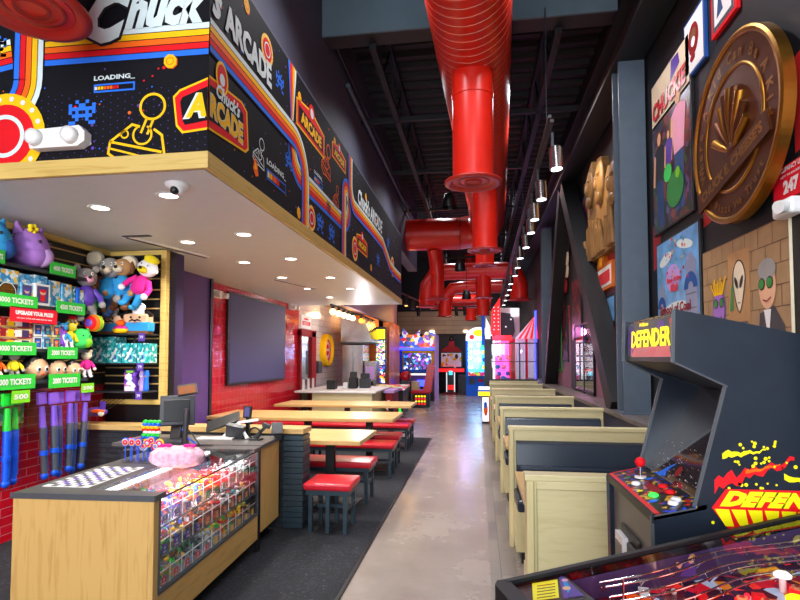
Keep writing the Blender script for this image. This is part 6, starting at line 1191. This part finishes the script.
t = thing('racing_console', 'red steering console with wheel left of the racing seat', 'arcade machine', (-2.3, 16.9, 0)); m = MB(); m.box(-2.45, -2.2, 16.8, 17.2, 0, .85, 'charcoal'); m.box(-2.19, -1.95, 17.5, 17.9, 0, .8, 'ash'); m.build('column', t); m = MB(); m.sph((-2.3, 16.9, 1.0), (.18, .14, .16), 'vinyl_red', 14, 10); m.build('hood', t); m = MB(); m.tube([(-2.18+.0*cos(a), 16.9+.15*cos(a), 1.02+.15*sin(a)) for a in [2*pi*k/20 for k in range(21)]], .02, 'black', 8); m.build('wheel', t)
t = thing('shooting_game', 'dark shooting game with red figure top and pale screen at the aisle end', 'arcade machine', (-1.15, 23.6, 0))
m = MB(); m.box(-1.4, -.98, 23.3, 24, 0, 1.0, 'black'); m.box(-1.38, -1.34, 23.27, 23.3, .1, .95, 'lit_white'); m.box(-1.04, -1.0, 23.27, 23.3, .1, .95, 'lit_white'); m.box(-1.5, -.9, 23.1, 24, 0, .06, 'dark_red'); m.build('pedestal', t); m = MB(); m.box(-1.65, -.68, 23.4, 23.7, 1.15, 1.85, 'black'); m.box(-1.6, -.73, 23.38, 23.4, 1.2, 1.8, 'busy_pale'if 'busy_pale' in MATS else 'paper'); m.build('screen_box', t)
m = MB()
for k in range(16): a = random.uniform(-1.58, -.75); m.sph((a, 23.37, random.uniform(1.22, 1.75)), (random.uniform(.04, .1), .01, random.uniform(.05, .14)), random.choice(['plush_tan', 'bronze', 'yellow', 'paper']), 8, 6)
m.build('screen_picture', t)
m = MB(); m.prism([(-1.65, 1.85), (-.68, 1.85), (-.8, 2.0), (-1.02, 2.12), (-1.05, 2.35), (-1.25, 2.35), (-1.28, 2.12), (-1.5, 2.0)], 23.4, 23.6, 'dark_red'); m.sph((-1.15, 23.45, 2.42), .12, 'black', 12, 8); m.build('topper', t)
m = MB(); m.box(-1.75, -.6, 23.1, 23.4, .98, 1.12, 'lit_red'); m.box(-1.25, -1.1, 23.05, 23.1, .85, 1.02, 'lit_cyan'); m.build('gun_shelf', t); m = MB(); m.box(-1.3, -1.05, 23.2, 23.3, .2, .4, 'lit_red'); m.build('lit_base', t)
m = MB(); m.box(-.88, -.5, 23.6, 24.2, 0, .85, 'charcoal'); m.box(-.87, -.51, 23.59, 23.6, .42, .44, 'black'); tag(m.build('storage_box'), 'dark cabinet box between the shooting game and the blue prize machine', 'cabinet')
t = thing('prize_machine', 'blue prize machine with arched lit top and shelves behind glass', 'arcade machine', (.05, 22.3, 0))
m = MB(); m.box(-.5, .6, 22.3, 23.2, 0, 1.0, 'blue'); m.box(-.5, -.42, 22.3, 23.2, 1.0, 2.35, 'blue'); m.box(.52, .6, 22.3, 23.2, 1.0, 2.35, 'blue'); m.box(-.5, .6, 23.1, 23.2, 1.0, 2.35, 'lit_cyan'); m.build('body', t)
m = MB(); m.prism([(-.5, 2.3), (.6, 2.3), (.6, 2.45)]+[(.05+.55*cos(a), 2.45+.42*sin(a)) for a in [pi*k/12 for k in range(1, 12)]]+[(-.5, 2.45)], 22.25, 22.4, 'lit_white'); F = Flat(m, (0, 22.25, 0), (1, 0, 0), (0, 0, 1), .004); F.disc(.05, 2.62, .25, 'lit_yellow', 1, .14); F.disc(-.25, 2.45, .1, 'lit_red', 2); F.disc(.35, 2.5, .09, 'lit_green', 2); F.text('PRIZES', .05, 2.56, .11, 'art_red', 3, w=.4, bold=.05) if False else None; m.build('arched_sign', t)
for i, z in enumerate((1.1, 1.4, 1.72, 2.02)):
    m = MB(); m.box(-.42, .52, 22.35, 23.1, z, z+.02, 'lit_cyan')
    for k in range(5): m.box(-.34+.17*k, -.24+.17*k, 22.5, 22.6, z+.02, z+.18, ['lit_yellow', 'lit_green', 'paper', 'lit_yellow', 'blue'][(k+i) % 5])
    m.build('prize_shelf', t)
m = MB(); m.box(-.42, .52, 22.31, 22.315, 1.0, 2.3, 'glass'); m.build('window', t); m = MB(); m.box(-.4, .5, 22.1, 22.3, .85, 1.0, 'airhockey'); m.build('control_shelf', t); m = MB(); m.box(-.35, -.15, 22.28, 22.3, .5, .72, 'black'); m.build('coin_panel', t); m = MB(); m.box(0, .2, 22.28, 22.3, .6, .7, 'red'); m.build('prize_flap', t)
t = thing('token_kiosk', 'small yellow and white kiosk with framed picture sign at the aisle end of the booths', 'kiosk', (.16, 13.1, 0))
m = MB(); m.box(.08, .27, 12.95, 13.2, .02, .68, 'black'); m.box(.255, .275, 12.9, 13.2, 0, .72, 'red'); m.build('body', t); m = MB(); m.box(.0, .27, 12.85, 13.22, .68, .78, 'lit_yellow'); m.box(-.02, .28, 12.83, 13.24, .78, .82, 'blue'); m.box(.01, .27, 12.86, 13.22, .82, .88, 'lit_white'); m.build('top', t)
m = MB(); F = Flat(m, (0, 12.95, 0), (1, 0, 0), (0, 0, 1)); F.rect(.095, .25, .06, .64, 'lit_white', 1); F.disc(.175, .35, .05, 'orange', 2, .14); F.disc(.17, .45, .04, 'blue', 3, .08); F.poly([(.14, .2), (.21, .2), (.2, .33)], 'art_red', 3); m.build('picture_sign', t)
t = thing('claw_machine', 'pink and violet lit claw machine behind the glass railing', 'arcade machine', (.75, 16.3, 0))
m = MB(); m.box(.45, 1.0, 16, 16.8, 0, .8, 'purple_sign'); m.box(.45, .5, 16, 16.8, .8, 2.1, 'lit_white'); m.box(.95, 1.0, 16, 16.8, .8, 2.1, 'red'); m.box(.45, 1.0, 16, 16.8, 2.1, 2.25, 'lit_red'); m.box(.5, .95, 16.75, 16.8, .8, 2.1, 'neon_magenta'); m.build('body', t); m = MB()
for k in range(26): m.sph((random.uniform(.55, .9), random.uniform(16.1, 16.6), .85+random.random()*.9*random.random()), .07, random.choice(['plush_sky', 'plush_lilac', 'plush_pink', 'plush_white', 'blue', 'plush_magenta']), 10, 7)
m.build('prize_toys', t, kind='stuff'); m = MB(); m.box(.5, .95, 16.01, 16.015, .8, 2.1, 'glass'); m.build('window', t)
t = thing('banner_tower', 'tall red slanted sign with dots and a blue edge above the glass railing', 'sign', (.5, 17.5, 0))
m = MB(); m.prism([(.42, 2.35), (.72, 2.3), (.72, 3.55), (.45, 3.15)], 17.4, 17.5, 'lit_red'); m.build('red_panel', t); m = MB()
for k in range(7): m.sph((.52+.02*(k % 2), 17.39, 2.5+.12*k), .02, 'lit_white', 8, 6); m.sph((.66, 17.39, 2.5+.12*k), .02, 'lit_white', 8, 6)
m.build('dot_lights', t); m = MB(); m.box(.12, .22, 17.4, 17.5, 2.0, 2.95, 'blue'); m.prism([(.24, 2.2), (.40, 2.2), (.40, 2.6), (.26, 2.9)], 17.4, 17.5, 'lit_white'); m.box(.2, .8, 17.5, 17.6, 0, 2.3, 'black'); m.build('blue_edge', t)
t = thing('striped_tent', 'red and white striped circus tent booth with white curtains behind the railing', 'tent', (1.4, 16.8, 0))
m = MB(); 
for k in range(8):
    a0 = 1.08+.085*k; a1 = a0+.085; m.add([(a0, 15.95, 2.15), (a1, 15.95, 2.15), (1.72, 16.4, 2.85-.0*k), (1.70, 16.4, 2.85)], [(0, 1, 2, 3)], ['paper', 'lit_red'][k % 2])
m.build('roof', t, bev=0)
m = MB(); 
for k in range(22):
    x = 1.05+.032*k; m.tube([(x, 16.05+.02*(k % 2), .5), (x, 16.05+.02*(k % 2), 2.15)], .02, 'paper' if k not in (0, 1, 11, 12) else 'red', 8)
m.build('curtain', t); m = MB(); m.box(1.02, 1.74, 16.2, 16.3, 0, 2.15, 'steel_blue'); m.build('back', t)
t = thing('white_machine', 'tall white game machine with a black scalloped panel beyond the striped tent', 'arcade machine', (1.1, 18.6, 0))
m = MB(); m.box(.75, 1.42, 18.5, 19.2, 0, 3.3, 'lit_white' if False else 'paper'); m.build('body', t, bev=.02); m = MB(); m.prism([(.78, 2.3), (1.18, 2.3), (1.25, 2.5), (1.22, 2.9), (1.1, 3.1), (.78, 3.15)], 18.46, 18.5, 'charcoal'); m.sph((.95, 18.45, 2.65), .03, 'lit_white', 8, 6); m.sph((1.12, 18.45, 2.9), .03, 'lit_white', 8, 6); m.build('black_panel', t); m = MB(); m.box(1.12, 1.4, 18.44, 18.5, 3.0, 3.28, 'lit_white'); m.build('lit_box', t)
m = MB(); m.box(-.05, .1, 20.8, 20.9, 0, 2.9, 'neon_blue') if False else m.tube([(1.60, 15.2, 1.0), (1.60, 15.2, 2.9)], .03, 'neon_blue', 10); tag(m.build('neon_tube'), 'upright violet-blue neon tube at the far right wall', 'neon light')
light('arcade_glow_magenta', 'POINT', (.6, 15.2, 2.3), 14, (1, .25, .9), .1); light('arcade_glow_blue', 'POINT', (.0, 21.6, 1.8), 24, (.4, .45, 1), .1); light('arcade_glow_violet', 'POINT', (-.4, 15.5, 1.6), 14, (.6, .45, 1), .1); light('arcade_glow_red', 'POINT', (-1.2, 22.6, 2.6), 12, (1, .5, .4), .1)
bpy.context.view_layer.update()
